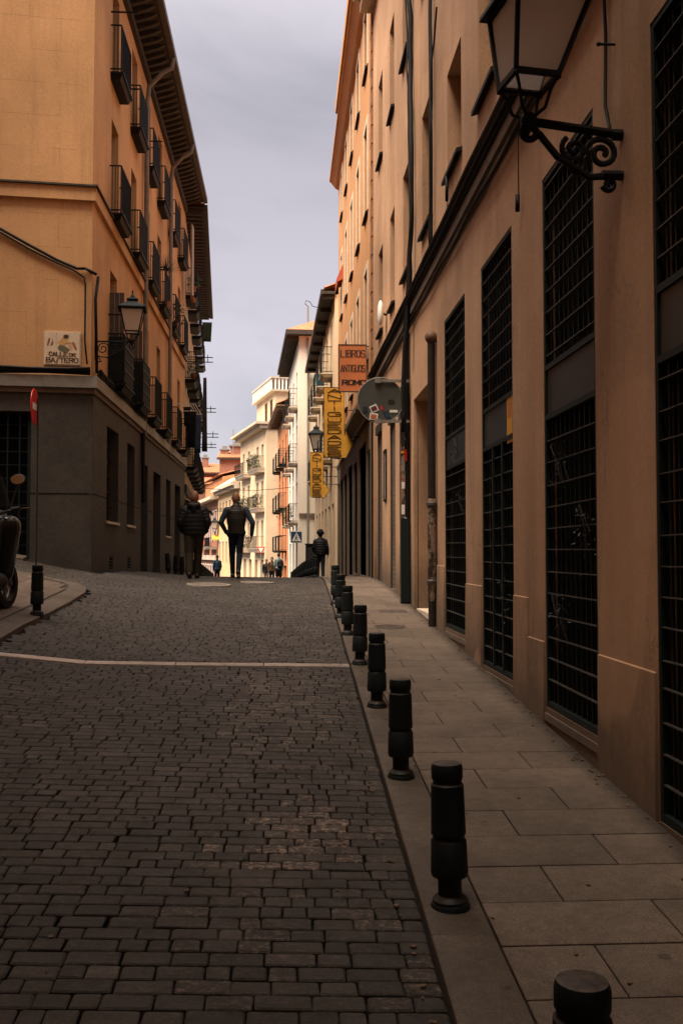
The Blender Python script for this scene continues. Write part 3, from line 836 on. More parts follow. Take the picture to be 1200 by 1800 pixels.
disc(cx, 15.33, cz, .352, .012).build('disc', simple('grey_green_enamel', (.065, .072, .066), .45, .5, .15, 4, .05), t2)
m = MB(); m.tube([(cx + .356 * cos(2*pi*k/40), 15.334, cz + .356 * sin(2*pi*k/40)) for k in range(41)], .008, 6); m.build('edge', m_zinc, t2)
for z in (cz + .30, cz - .33):
    m = MB(); m.box(cx - .07, 1.93, 15.29, 15.315, z - .022, z + .022); m.build('bracket', m_zinc, t2)
    m = MB(); m.box(cx - .085, cx + .0, 15.275, 15.325, z - .035, z + .035); m.build('clamp', m_zinc, t2)
def stick(x, z, w, h, rot, mat, inner=None, name='sticker'):
    c, s = cos(R(rot)), sin(R(rot))
    T = lambda q: (cx + x + q[0] * c - q[2] * s, q[1], cz + z + q[0] * s + q[2] * c)
    m = MB(T); m.box(-w/2, w/2, 15.322, 15.3285, -h/2, h/2); o = m.build(name, mat, t2)
    if inner: m = MB(T); m.box(-w*.36, w*.36, 15.3195, 15.3215, -h*.34, h*.30); m.build('print', inner, o)
m_purp = flat('plum_print', (.12, .02, .06)); m_orp = flat('orange_print', (.5, .12, .04)); m_navy = flat('navy_print', (.012, .02, .035))
stick(-.10, -.13, .12, .11, 25, m_wht, m_purp); stick(-.105, -.255, .125, .105, -8, m_wht, m_orp)
stick(.205, -.17, .125, .04, 0, m_wht); stick(.02, -.12, .035, .07, 10, m_redp); stick(.10, -.23, .07, .12, 25, m_navy, m_bluep); stick(-.235, -.15, .07, .09, 0, m_navy); stick(.17, -.02, .1, .06, 0, m_ink)

# ------------------------------------------------------------------ stroke lettering
GL = {'A': [[(0,0),(.5,1),(1,0)], [(.2,.36),(.8,.36)]], 'N': [[(0,0),(0,1),(1,0),(1,1)]], 'T': [[(0,1),(1,1)], [(.5,1),(.5,0)]], 'I': [[(.5,0),(.5,1)]],
      'G': [[(1,.8),(.85,1),(.15,1),(0,.8),(0,.2),(.15,0),(.85,0),(1,.2),(1,.48),(.6,.48)]], 'U': [[(0,1),(0,.2),(.15,0),(.85,0),(1,.2),(1,1)]],
      'E': [[(1,1),(0,1),(0,0),(1,0)], [(0,.5),(.8,.5)]], 'D': [[(0,0),(0,1),(.75,1),(1,.75),(1,.25),(.75,0),(0,0)]],
      'S': [[(1,.82),(.85,1),(.15,1),(0,.85),(0,.62),(.15,.5),(.85,.5),(1,.38),(1,.15),(.85,0),(.15,0),(0,.18)]], 'L': [[(0,1),(0,0),(1,0)]],
      'B': [[(0,0),(0,1),(.75,1),(.95,.87),(.95,.65),(.75,.52),(0,.52)], [(.75,.52),(1,.38),(1,.15),(.8,0),(0,0)]],
      'R': [[(0,0),(0,1),(.8,1),(1,.86),(1,.63),(.8,.5),(0,.5)], [(.5,.5),(1,0)]], 'O': [[(.25,0),(0,.25),(0,.75),(.25,1),(.75,1),(1,.75),(1,.25),(.75,0),(.25,0)]],
      'M': [[(0,0),(0,1),(.5,.3),(1,1),(1,0)]], 'C': [[(1,.8),(.85,1),(.25,1),(0,.75),(0,.25),(.25,0),(.85,0),(1,.2)]], 's': [[(1.0,1.0),(.75,1),(.25,-.05),(0,-.05)]]}
def letter(m, ch, x, z, w, h, y0, y1, tv, th, serif=0):
    """strokes as thin raised bars; tv thickness of upright strokes, th of level ones"""
    umlaut = ch == 'Ü'
    if umlaut: ch = 'U'
    for line in GL[ch]:
        for (a, b), (c, d) in zip(line, line[1:]):
            p = Vector((x + a * w, 0, z + b * h)); q = Vector((x + c * w, 0, z + d * h)); dv = q - p; L = dv.length
            if L < 1e-6: continue
            dv /= L; k = abs(dv.z); t_ = th + (tv - th) * k
            n = Vector((-dv.z, 0, dv.x)) * t_ / 2; e = dv * (min(tv, th) * .35)
            p2, q2 = p - e, q + e
            ring = [p2 - n, q2 - n, q2 + n, p2 + n]
            m.hexa([(v.x, y0, v.z) for v in ring], [(v.x, y1, v.z) for v in ring])
    if umlaut:
        for a in (.33, .67): m.box(x + a * w - tv * .4, x + a * w + tv * .4, y0, y1, z + h * .62, z + h * .62 + tv * .8)
    if serif:
        for line in GL[ch]:
            for (a, b) in (line[0], line[-1]):
                if b in (0, 1) and ch not in 'OSCG': m.box(x + a * w - serif, x + a * w + serif, y0 + .0006, y1 - .0006, z + b * h - th * .5, z + b * h + th * .5)
def text(word, x0, x1, z, h, y0, y1, tv, th, gap=.22, serif=0, narrow={'I': .25}):
    ws = [narrow.get(c, 1.0) for c in word]; u = (x1 - x0) / (sum(ws) + gap * (len(word) - 1)); x = x0; m = MB()
    for c, w in zip(word, ws):
        if c == ' ': x += u * .7; continue
        letter(m, c, x, z, u * w, h, y0, y1, tv, th, serif); x += u * (w + gap)
    return m

# bookshop sign
Y = 23.0; a = at(596, 607, Y); b = at(643, 688, Y)
t = thing('shop_sign', 'rust orange hanging sign reading LIBROS ANTIGUOS ROMO', 'sign', (a.x, Y, b.z))
m = MB(); m.box(a.x, b.x, Y - .02, Y + .02, b.z, a.z); m.build('board', m_lib, t)
m = MB(); e = .022
m.box(a.x - e, a.x, Y - .028, Y + .028, b.z - e, a.z + e); m.box(b.x, b.x + e, Y - .028, Y + .028, b.z - e, a.z + e); m.box(a.x, b.x, Y - .028, Y + .028, a.z, a.z + e); m.box(a.x, b.x, Y - .028, Y + .028, b.z - e, b.z); m.build('frame', m_wdark, t)
W = b.x - a.x; H = a.z - b.z
for word, f0, fh, tv in (('LIBROS', .745, .15, .024), ('ANTIGUOS', .425, .145, .019)):
    text(word, a.x + W * .06, b.x - W * .05, b.z + H * f0, H * fh, Y - .028, Y - .019, tv, .007, .34, .013).build('lettering', m_ink, t)
text('ROMO', a.x + W * .12, b.x - W * .02, b.z + H * .14, H * .10, Y - .028, Y - .019, .036, .014, .26, .022).build('lettering', m_ink, t)
for z in (a.z - .02, b.z + .3):
    m = MB(); m.tube([(b.x, Y, z), (1.96, Y, z)], .014, 8); m.build('bracket', m_iron, t)

def antig(x0, y0p, x1, y1p, tipx, tipy, Y, label):
    a = at(x0, y0p, Y); b = at(x1, y1p, Y); tip = at(tipx, tipy, Y)
    t = thing('arrow_sign', label, 'sign', (a.x, Y, b.z), group='yellow antiques arrow signs')
    W = b.x - a.x; H = a.z - b.z; r = .07
    hh = H * .205; zc = tip.z
    out = [(a.x + r, b.z), (b.x + W * .25, b.z), (b.x + W * .25, zc - hh * .62 if zc - hh * .62 < b.z else b.z - .04)]
    poly = [(a.x + r, b.z), (b.x + .02, b.z), (b.x + .02, b.z - .05 * H * .4), (tip.x, zc), (b.x + .02, zc + hh), (b.x + .02, zc + hh * .62), (b.x, zc + hh * .6), (b.x, a.z), (a.x, a.z), (a.x, b.z + r)]
    m = MB(); m.hexa([(x, Y - .03, z) for x, z in poly], [(x, Y + .03, z) for x, z in poly]); m.build('board', m_yel, t, fixn=True)
    m = MB(); N = len(poly)
    for i in range(N):
        p, q = poly[i], poly[(i + 1) % N]; m.bar((p[0], Y, p[1]), (q[0], Y, q[1]), .068, .012, (0, 1, 0)) if False else m.tube([(p[0], Y - .03, p[1]), (q[0], Y - .03, q[1])], .007, 6)
    m.build('frame', m_ink, t)
    word = 'ANTIGÜEDADES'; n = len(word); step = H / n * .985
    m = MB()
    for k, c in enumerate(word):
        z = a.z - .02 - (k + 1) * step + step * .16
        letter(m, c, a.x + W * .2, z, W * .62, step * .66, Y - .042, Y - .029, .024, .012)
    m.build('lettering', m_ink, t)
    for z in (b.z + H * .68, b.z + H * .47, b.z + H * .25 if False else b.z + H * .30):
        m = MB(); m.tube([(b.x - .02, Y + .02, z), (1.97, Y + .02, z)], .013, 6); m.build('bracket', m_iron, t)
antig(569, 681, 605, 805, 621, 780, 25.5, 'larger, nearer yellow vertical arrow sign reading ANTIGÜEDADES')
antig(545, 795, 568, 875, 579, 862, 36.0, 'smaller, farther yellow vertical arrow sign reading ANTIGÜEDADES')

# ================================================================== RIGHT BUILDING 2 (ochre, five floors)
F2 = Fr(1.95, 0, 0, 1, -1, 0)
r2 = thing('apartment_building', 'tall ochre apartment building with pale window surrounds behind the orange sign', 'building', (1.95, 28, base(28)))
g2 = [(22.15, 22.95, 1.2, 4.1, .03), (23.35, 25.5, 1.2, 4.4, .6), (26.2, 27.4, 1.2, 4.2, .35), (28.1, 29.9, 1.1, 4.3, .5), (30.6, 31.9, 1.0, 4.2, .3), (32.6, 34.0, 1.0, 4.2, .3), (34.5, 35.6, .9, 4.2, .3)]
u2 = []
for k in range(5):
    s = 23.2 + k * 2.55
    for (c, d) in ((6.3, 8.5), (9.85, 12.0), (13.35, 14.9)): u2.append((s, s + .9, c, d, .20))
wall_mesh(F2, 21.82, 36, -2, 15.6, g2 + u2, .2).build('wall', m_plR2, r2)
for i, o in enumerate(u2): window(F2, r2, *o[:4], .2, sill=m_iron, style='glass' if i % 3 else 'roll', fm=m_wood, surround=m_trimw)
m = MB(F2)
for z in [k * .42 for k in range(14, 36)]:
    m.box(21.83, 22.12 if int(z / .42) % 2 else 22.22, -.01, .035, z, z + .38)
m.build('quoins', m_quoin, r2)
m = MB(F2); m.hexa([(21.82, .001, 15.05), (36, .001, 15.05), (36, .12, 15.12), (21.82, .12, 15.12)], [(21.82, .001, 15.35), (36, .001, 15.35), (36, .30, 15.35), (21.82, .30, 15.35)]); m.box(21.82, 36, 0.001, .34, 15.351, 15.45); m.box(21.82, 30.5, 0.001, .40, 15.451, 15.75); m.build('cornice', m_plR2, r2)
m = wall_mesh(F2, 21.83, 35.99, -.5, 4.75, g2, .04, off=.04, back=False); m.build('stone_cladding', m_brownst, r2)
m = MB(F2); m.box(21.83, 35.99, 0, .06, 4.751, 4.9); m.build('ledge', m_wdark, r2)
kinds = ['glass', 'dark', 'dark', 'dark', 'roll', 'dark', 'glass']
for o, k in zip(g2, kinds):
    w = window(F2, r2, o[0], o[1], o[2] - .3, o[3], o[4], style=k, fm=m_shut, name='shopfront')
t = thing('shop_awning', 'folded brown shop awning box high over the dark doorway past the round sign', 'awning', (1.9, 26, 5.0))
m = MB(F2); m.hexa([(22.3, .06, 4.95), (34.0, .06, 4.95), (34.0, .36, 5.0), (22.3, .36, 5.0)], [(22.3, .06, 5.35), (34.0, .06, 5.35), (34.0, .28, 5.25), (22.3, .28, 5.25)]); m.build('housing', m_wood, t)
m = MB(F2); m.box(22.25, 34.05, .36, .39, 4.9, 5.02); m.build('front_rail', m_eave, t)
# shop interior things: lit display in the glass front
m = MB(F2); m.box(22.25, 22.85, -.085, -.078, 2.0, 3.6); 

# ================================================================== RIGHT BUILDING 3 (cream, brackets)
F3 = Fr(1.82, 36.02, -.25, 16, -1, -.0156)
r3 = thing('apartment_building', 'cream building with black balconies and deep eave beyond the yellow signs', 'building', (1.8, 44, base(44)))
ops3 = []
for k in range(5):
    s = 1.6 + k * 2.95
    for (c, d) in ((5.3, 7.5), (8.55, 10.6)): ops3.append((s, s + .9, c, d, .18))
g3 = [(s, s + 1.1, 0, 3.6, .25) for s in (.8, 3.0, 5.4, 7.9, 10.4, 13)]
wall_mesh(F3, 0, 15.9, -2.5, 11.2, ops3 + g3, .18).build('wall', m_cream, r3)
for i, o in enumerate(ops3):
    window(F3, r3, *o[:4], .18, style='door', fm=m_wood); balcony(F3, r3, o[0] - .25, o[1] + .25, o[2], .42, 1.0, .12, slabmat=m_trimw)
for i, o in enumerate(g3): window(F3, r3, *o[:4], .25, style='roll' if i % 2 else 'dark', fm=m_shut, name='shopfront')
m = MB(F3); m.box(-.1, 15.95, -.01, .42, 11.2, 11.3); m.box(-.1, 15.95, .42, .52, 11.18, 11.36)
for k in range(8): m.box(k * 2.1, k * 2.1 + .12, 0, .44, 11.05, 11.2)
m.build('eave', m_wdark, r3); tiled_roof(F3, -.1, 15.95, 11.42, .4, 5, 2.0, r3)

# ================================================================== RIGHT BUILDING 4 (white gable end)
F4 = Fr(.74, 52.2, -.5, 11.6, -1, -.043)
r4 = thing('apartment_building', 'narrow white building with blank end wall, tiled hip roof and bracketed eave', 'building', (.74, 58, base(58)))
ops4 = []
for k in range(3):
    s = 1.4 + k * 3.6
    for (c, d) in ((3.4, 5.6), (6.6, 8.7), (9.6, 11.6)): ops4.append((s, s + 1.1, c, d, .18))
ops4g = [(1, 2.4, -1.5, 2.3, .2), (4.5, 6, -1.5, 2.3, .2), (8, 9.8, -1.5, 2.3, .2)]
wall_mesh(F4, 0, 11.5, -3, 13.2, ops4 + ops4g, .18, depth=5).build('wall', m_white, r4)
for o in ops4: window(F4, r4, *o[:4], .18, style='door'); balcony(F4, r4, o[0] - .3, o[1] + .3, o[2], .45, 1.0, .12, slabmat=m_trimw)
for o in ops4g: window(F4, r4, *o[:4], .2, style='glass', fm=m_shut, name='shopfront')
m = MB(F4); m.box(-.5, 11.6, -5.2, .62, 13.2, 13.34); m.box(-.6, -.5, -5.2, .7, 13.18, 13.42); m.box(-.5, 11.6, .62, .72, 13.18, 13.42)
for k in range(24): m.box(.1 + k * .48, .26 + k * .48, .0, .6, 13.0, 13.2)
m.build('eave', m_wdark, r4)
m = MB(F4); m.hexa([(-.6, .7, 13.42), (11.6, .7, 13.42), (11.6, -5.3, 13.42), (-.6, -5.3, 13.42)], [(2.2, -2.0, 14.9), (9.6, -2.0, 14.9), (9.6, -2.6, 14.9), (2.2, -2.6, 14.9)]); m.build('roof', m_tile, r4)
m = MB(); q = at(541, 800, 52.15); m.tube([(q.x, 52.12, base(52)), (q.x, 52.12, 13.1)], .05, 8); m.build('downpipe', m_zinc, r4)
q = at(543, 904, 52.1); m = MB(); m.box(.76, 1.9, 52.08, 52.19, q.z - .08, q.z + .05); m.build('ledge', m_brownst, r4)
# mast
t = thing('antenna_mast', 'bent steel mast with looped cable on the white building roof', 'antenna', at(541, 590, 54)); b0 = at(541, 600, 54); b1 = at(541, 538, 54)
m = MB(); m.tube([b0, b1], .05, 8); m.build('mast', m_zinc, t)
m = MB(); m.tube([b1, b1 + Vector((-.15, 0, .1)), b1 + Vector((-.1, 0, .3)), b1 + Vector((.1, 0, .25)), b1 + Vector((.25, 0, 0)), b1 + Vector((.7, 0, -.12))], .02, 6); m.build('cable', m_iron, t)

# ================================================================== RIGHT BUILDING 5 (terracotta)
F5 = Fr(.20, 64.1, -.72, 11, -1, -.065)
r5 = thing('apartment_building', 'narrow terracotta orange house with black balconies and wooden eave', 'building', (.2, 69, base(69)))
ops5 = []
for k in range(3):
    s = 1.2 + k * 3.3
    for (c, d) in ((1.9, 3.9), (4.7, 6.7), (7.6, 9.6)): ops5.append((s, s + 1.0, c, d, .18))
wall_mesh(F5, 0, 11, -4, 11.2, ops5 + [(1, 5, -2.5, .9, .3), (6, 9.5, -2.5, .9, .3)], .18, depth=5).build('wall', m_orange, r5)
for o in ops5: window(F5, r5, *o[:4], .18, style='door'); balcony(F5, r5, o[0] - .3, o[1] + .3, o[2], .5, 1.0, .12)
for o in ((1, 5, -2.5, .9), (6, 9.5, -2.5, .9)): window(F5, r5, *o, .3, style='glass', fm=m_shut, name='shopfront')
m = MB(F5); m.box(-.2, 11.1, -5, .75, 11.2, 11.32)
for k in range(14): m.box(k * .8, k * .8 + .15, 0, .7, 11.0, 11.2)
m.build('eave', m_wood, r5); tiled_roof(F5, -.2, 11.1, 11.38, .75, 4, 1.8, r5)

# ================================================================== BUILDING 6 (cream with balustrade) and the bend
F6 = Fr(-1.5, 80, -2.55, 11.4, -11.4, -2.55)
r6 = thing('apartment_building', 'cream building with white stone balustrade terrace at the bend of the street', 'building', (-1.5, 84, base(82)))
ops6 = []
for s in (.9, 3.0, 6.9, 9.4):
    for (c, d) in ((2.1, 4.4), (5.4, 7.6), (8.6, 10.6)): ops6.append((s, s + .85, c, d, .2))
g6 = [(s, s + 1.2, -2.5, 1.2, .3) for s in (.9, 3.4, 6, 8.6)]
wall_mesh(F6, 0, 11.6, -5, 12.1, ops6 + g6, .2, depth=7).build('wall', m_cream, r6)
for o in ops6: window(F6, r6, *o[:4], .2, style='door', surround=m_trimw, fm=m_wdark)
for o in g6: window(F6, r6, *o[:4], .3, style='roll', fm=m_shut, name='shopfront')
for (a, b) in ((.4, 4.4), (6.4, 10.8)):
    for z in (2.1, 5.4, 8.6): balcony(F6, r6, a, b, z, .7, 1.0, .3, slabmat=m_trimw, bars=.12)
m = MB(F6); m.box(-.3, 11.8, -7.2, .9, 12.1, 12.3); m.box(-.15, 11.7, -7.1, .5, 11.8, 12.1); m.build('cornice', m_trimw, r6)
m = MB(F6); m.box(1.2, 9, -6.5, -1.0, 12.3, 15.0); m.build('penthouse', m_cream, r6)
m = MB(F6); m.box(.9, 9.3, -6.8, -.6, 15.0, 15.15); m.box(.9, 9.3, -6.8, -.6, 16.05, 16.2)
m.build('terrace_slab', m_trimw, r6)
m = MB(F6)
for k in range(26):
    s = 1.1 + k * .32; m.box(s, s + .15, -.75, -.65, 15.15, 16.05)
for k in range(20):
    o_ = -.9 - k * .3; m.box(.95, 1.05, o_ - .15, o_, 15.15, 16.05)
m.build('balustrade', m_wht, r6)
for s in (2.2, 4.4): window(Fr(F6((0, -1.0, 0))[0], F6((0, -1.0, 0))[1], F6.dx, F6.dy, F6.nx, F6.ny), r6, s, s + .8, 12.4, 14.5, .0, style='door')
# smooth end wall window band
# BUILDING 7 yellow, 8 maroon
F7 = Fr(-4.15, 92, -2.8, 13, -13, -2.8)
r7 = thing('apartment_building', 'low yellow building with white window frames at the bend, before the brick gable', 'building', (-5, 98, base(98)))
ops7 = [(.8 + k * 2.1, 1.7 + k * 2.1, c, d, .2) for k in range(6) for c, d in ((.8, 2.9), (4.6, 6.9))]
wall_mesh(F7, 0, 13.2, -6, 8.0, ops7, .2, depth=6).build('wall', m_yellow, r7)
for o in ops7: window(F7, r7, *o[:4], .2, style='glass', surround=m_trimw)
m = MB(F7); m.box(-.1, 13.3, 0, .8, 8.0, 8.3); m.box(-.1, 13.3, 0, .5, 7.7, 8.0); m.build('cornice', m_trimw, r7)
m = MB(F7); m.hexa([(-.1, .7, 8.31), (13.3, .7, 8.31), (13.3, -6, 8.31), (-.1, -6, 8.31)], [(-.1, -1, 9.4), (13.3, -1, 9.4), (13.3, -6, 10), (-.1, -6, 10)]); m.build('roof', m_cream, r7)
F8 = Fr(-7.05, 105.4, -2.8, 13.6, -13.6, -2.8)
r8 = thing('apartment_building', 'dark red house with tall white framed windows left of the yellow one', 'building', (-8, 110, base(110)))
ops8 = [(.6 + k * 2.0, 1.6 + k * 2.0, c, d, .2) for k in range(7) for c, d in ((-2.5, .4), (3.0, 6.2))]
wall_mesh(F8, 0, 14, -7, 7.4, ops8, .2, depth=6).build('wall', m_maroon, r8)
for o in ops8: window(F8, r8, *o[:4], .2, style='glass', surround=m_wht, fm=m_wht)
for (a, b) in ((.3, 4.5), (6, 11)): balcony(F8, r8, a, b, 2.4, .8, 1.0, .25, slabmat=m_trimw)
m = MB(F8); m.box(-.1, 14, 0, .8, 7.4, 7.75); m.box(-.1, 14, -.01, .3, 1.0, 1.5); m.build('cornice', m_trimw, r8)
m = MB(F8); m.hexa([(-.1, -.5, 7.76), (14, -.5, 7.76), (14, -6, 7.76), (-.1, -6, 7.76)], [(-.1, -.5, 9.8), (14, -.5, 9.8), (14, -6, 11), (-.1, -6, 11)]); m.build('attic', m_orange, r8)
tiled_roof(F8, -.1, 14, 10.0, -.1, 6, 1.6, r8)
# brick gable house above
def boxhouse(name, label, p0, p1, Y, dep, z0, wallm, roof_rise, roofm, chim=()):
    a = at(p0[0], p0[1], Y); b = at(p1[0], p1[1], Y)
    t = thing(name, label, 'building', (a.x, Y, z0))
    m = MB(); m.box(a.x, b.x, Y, Y + dep, z0, a.z); m.build('wall', wallm, t)
    m = MB(); F = Fr(a.x, Y, 1, 0, 0, -1); tiled_roof(F, -.3, b.x - a.x + .3, a.z + .06, .4, dep * .6, roof_rise, t, roofm)
    m = MB(); m.box(a.x - .3, b.x + .3, Y - .4, Y, a.z - .12, a.z); m.build('eave', m_wdark, t)
    for (px, py, w, h) in chim:
        q = at(px, py, Y + dep * .35); m = MB(); m.box(q.x - w/2, q.x + w/2, q.y - w/2, q.y + w/2, q.z - h, q.z); c = m.build('chimney', m_brick, t)
        m = MB(); m.box(q.x - w*.62, q.x + w*.62, q.y - w*.62, q.y + w*.62, q.z, q.z + .15); m.box(q.x - w*.3, q.x + w*.3, q.y - w*.3, q.y + w*.3, q.z + .15, q.z + .5); m.build('chimney_pot', m_zinc, c)
    return t
boxhouse('house', 'brick gable house with chimneys and tiled roof behind the yellow building', (386, 806), (428, 840), 112, 8, -4, m_brick, 1.2, m_tile, ((395, 792, .9, 2.5), (418, 786, 1.6, 3.5), (411, 798, .5, 1.5)))
boxhouse('house', 'small red house with orange tiled roof far down the street on the left', (352, 832), (384, 860), 130, 8, -4, m_red, 1.6, m_tile, ((361, 806, .8, 2.0),))
boxhouse('house', 'tiled orange roofed house closing the view behind the red house', (340, 852), (378, 900), 126, 4, -4, m_maroon, 1.0, m_tile)
# far left street front (closing the left of the bend) : yellow ground floors with awnings
boxhouse('house', 'distant yellow house closing the street behind the bollards on the left', (330, 905), (372, 1010), 122, 3, -6, m_yellow, .8, m_tile)
t = thing('antenna_mast', 'tall thin antenna on the far roofs against the sky', 'antenna', at(410, 790, 112)); m = MB(); m.tube([at(410, 800, 113), at(410, 755, 113)], .05, 6); m.tube([at(406, 764, 113), at(414, 764, 113)], .03, 5); m.build('mast', m_zinc, t)
for px, py, c, lab in ((363, 950, m_red, 'small red awning over a far shopfront'), (374, 948, m_zinc, 'grey awning over a far shopfront beside the red one'), (386, 940, m_yel, 'yellow awning over a far shopfront by the standing man')):
    q = at(px, py, 104 if px > 380 else 112); t = thing('shop_awning', lab, 'awning', q)
    m = MB(); m.hexa([(q.x - .8, q.y + .9, q.z - .1), (q.x + .8, q.y + .9, q.z - .1), (q.x + .8, q.y, q.z - .55), (q.x - .8, q.y, q.z - .55)], [(q.x - .8, q.y + .9, q.z), (q.x + .8, q.y + .9, q.z), (q.x + .8, q.y, q.z - .45), (q.x - .8, q.y, q.z - .45)]); m.build('canopy', c, t)
    m = MB(); m.tube([(q.x - .75, q.y + .9, q.z - .8), (q.x - .75, q.y, q.z - .5)], .02, 5); m.tube([(q.x + .75, q.y + .9, q.z - .8), (q.x + .75, q.y, q.z - .5)], .02, 5); m.build('arm', m_iron, t)

# ================================================================== LEFT BUILDING 1 (corner building)
FL = Fr(-3.6, 0, 0, 1, 1, 0)
lb = thing('corner_building', 'orange plaster corner building with dark granite ground floor and rows of iron balconies', 'building', (-3.6, 18.65, 1.4))
cen = [21.0, 23.65, 26.0, 28.5, 31.2, 33.9]
uops = []
for c_ in cen:
    for (z0, z1) in ((5.2, 7.6), (8.72, 10.78), (11.67, 13.65)): uops.append((c_ - .42, c_ + .42, z0, z1, .26))
gops = [(20.1, 21.5, 2.4, 4.3, .4), (22.7, 23.8, 2.4, 4.25, .4), (24.9, 26.1, .8, 4.0, .45), (27.2, 28.8, .8, 3.97, .5), (30.1, 31.3, 2.27, 3.98, .4), (32.5, 34.2, .5, 4.0, .4)]
vents = [(20.45, 20.95, 1.42, 1.68, .08), (22.85, 23.3, 1.40, 1.66, .08)]
EZ = 14.4
# closed wall: side facade + front facade
mw = wall_mesh(FL, 18.65, 35.68, 4.8, EZ, uops, .26, back=False)
FL0 = FRONTF
mw2 = wall_mesh(FRONTF, 0, 16, 4.8, EZ, [], .2, back=False)
mw.f += [[i + len(mw.v) for i in f] for f in mw2.f]; mw.v += mw2.v
P = FRONTF((16, 0, 0)); mwT = MB()
mwT.face([(P[0], P[1], 4.8), (P[0], P[1], EZ), (-14.5, 35.68, EZ), (-14.5, 35.68, 4.8)]); mwT.face([(-14.5, 35.68, 4.8), (-14.5, 35.68, EZ), (-3.6, 35.68, EZ), (-3.6, 35.68, 4.8)])
mwT.face([(P[0], P[1], EZ), (-3.6, 18.65, EZ), (-3.6, 35.68, EZ), (-14.5, 35.68, EZ)])
mw.f += [[i + len(mw.v) for i in f] for f in mwT.f]; mw.v += mwT.v
mw.build('wall', m_plL, lb)
gate = (1.05, 2.75, 1.3, 4.35, .3)
ms = wall_mesh(FL, 18.60, 35.68, -.5, 4.8, gops + vents, .4, back=False, off=.05)
ms2 = wall_mesh(FRONTF, -.05, 16, -.5, 4.8, [gate, (5.5, 7.0, 2.4, 4.3, .3), (9, 10.5, 2.4, 4.3, .3)], .3, back=False, off=.05)
ms.f += [[i + len(ms.v) for i in f] for f in ms2.f]; ms.v += ms2.v
ms.build('stone_ground_floor', m_granL, lb)
m = MB(FL)
for a, b in zip([18.62] + [o[1] for o in gops], [o[0] for o in gops] + [35.6]): m.box(a, b, .04, .054, 2.835, 2.85)
m.T = FRONTF; m.box(0, 1.05, .04, .054, 2.835, 2.85); m.build('stone_joint', m_black, lb)
# bands
def lband(z0, z1, o, mat, name, send=35.6, f0=0):
    m = MB(FL); m.box(18.65 - o, send, 0, o, z0, z1); m.T = FRONTF; m.box(-.001, 16, 0, o * .98, z0, z1 - .001); return m.build(name, mat, lb)
lband(8.33, 8.58, .07, m_plL, 'string_course'); lband(8.585, 8.62, .11, m_wdark, 'string_course_cap')
lband(4.80, 5.02, .14, m_zinc, 'ledge', 35.6); lband(4.70, 4.795, .09, m_brownst, 'ledge_moulding', 35.6)
# cast side windows
for i, o in enumerate(gops):
    dk = o[2] < 2
    w = window(FL, lb, o[0], o[1], o[2], o[3], o[4], sill=None if dk else m_trimw, style='dark', fm=m_wdark, name='door' if dk else 'window', so=.09)
    if not dk:
        m = MB(FL)
        for k in range(1, 6): z = o[2] + (o[3] - o[2]) * k / 6; m.box(o[0], o[1], -.12, -.10, z - .008, z + .008)
        for k in range(1, 5): s = o[0] + (o[1] - o[0]) * k / 5; m.box(s - .008, s + .008, -.12, -.104, o[2], o[3])
        m.build('security_bars', m_iron, w)
for o in vents:
    m = MB(FL)
    for k in range(4): z = o[2] + .03 + k * .065; m.box(o[0], o[1], -.02, .045, z, z + .022)
    v = m.build('vent', m_granL, lb); m = MB(FL); m.box(o[0], o[1], -.08, -.05, o[2], o[3]); m.build('vent_back', m_black, v)
a, b, c, d, _ = gate
m = MB(FRONTF); m.box(a - .02, b + .02, -.32, -.28, c, d); gt = m.build('iron_gate', m_black, lb)
m = MB(FRONTF)
for k in range(9): s = a + (b - a) * k / 8; m.box(s - .012, s + .012, -.06, -.035, c, d)
for k in range(12): z = c + .1 + (d - c - .1) * k / 12; m.box(a, b, -.055, -.04, z - .008, z + .008)
for s in (a + .03, (a + b) / 2, b - .03): m.box(s - .04, s + .04, -.08, -.03, c, d)
m.build('gate_bars', m_irong, gt)
for o in ((5.5, 7.0, 2.4, 4.3), (9, 10.5, 2.4, 4.3)): window(FRONTF, lb, *o, .3, style='dark')
# upper windows + balconies
m_gmesh = simple('green_black_netting', (.008, .012, .011), .8, .2)
for i, o in enumerate(uops):
    r_ = i % 3
    window(FL, lb, o[0], o[1], o[2], o[3], .26, style='slat' if (i * 7) % 5 < 2 else 'door', fm=m_wdark)
    c_ = (o[0] + o[1]) / 2
    balcony(FL, lb, c_ - .62, c_ + .62, o[2], (.34, .26, .24)[r_], (1.02, .98, .98)[r_], .13, bars=.085, mesh=(i not in (1, 2) and r_ > 0), solid=(m_gmesh if r_ == 0 and i < 6 else None))
# folding wooden shutters standing open on first-floor balconies
for c_ in (21.0, 23.65):
    m = MB(FL)
    for k in range(3): m.box(c_ - .50 + .0 * k, c_ - .455, .01 + k * .1, .10 + k * .1, 5.22, 7.1 if c_ < 22 else 6.9)
    m.build('folded_shutter', m_plank, lb)
# washing-line rods across windows
for c_, z, L in ((21.0, 12.92, .55), (23.65, 12.55, .22), (26.0, 12.3, .45), (28.5, 9.75, .3), (21.0, 6.6, .6)):
    m = MB(FL); m.box(c_ - .62, c_ - .60, 0, L, z, z + .03); m.build('iron_rod', m_iron, lb)
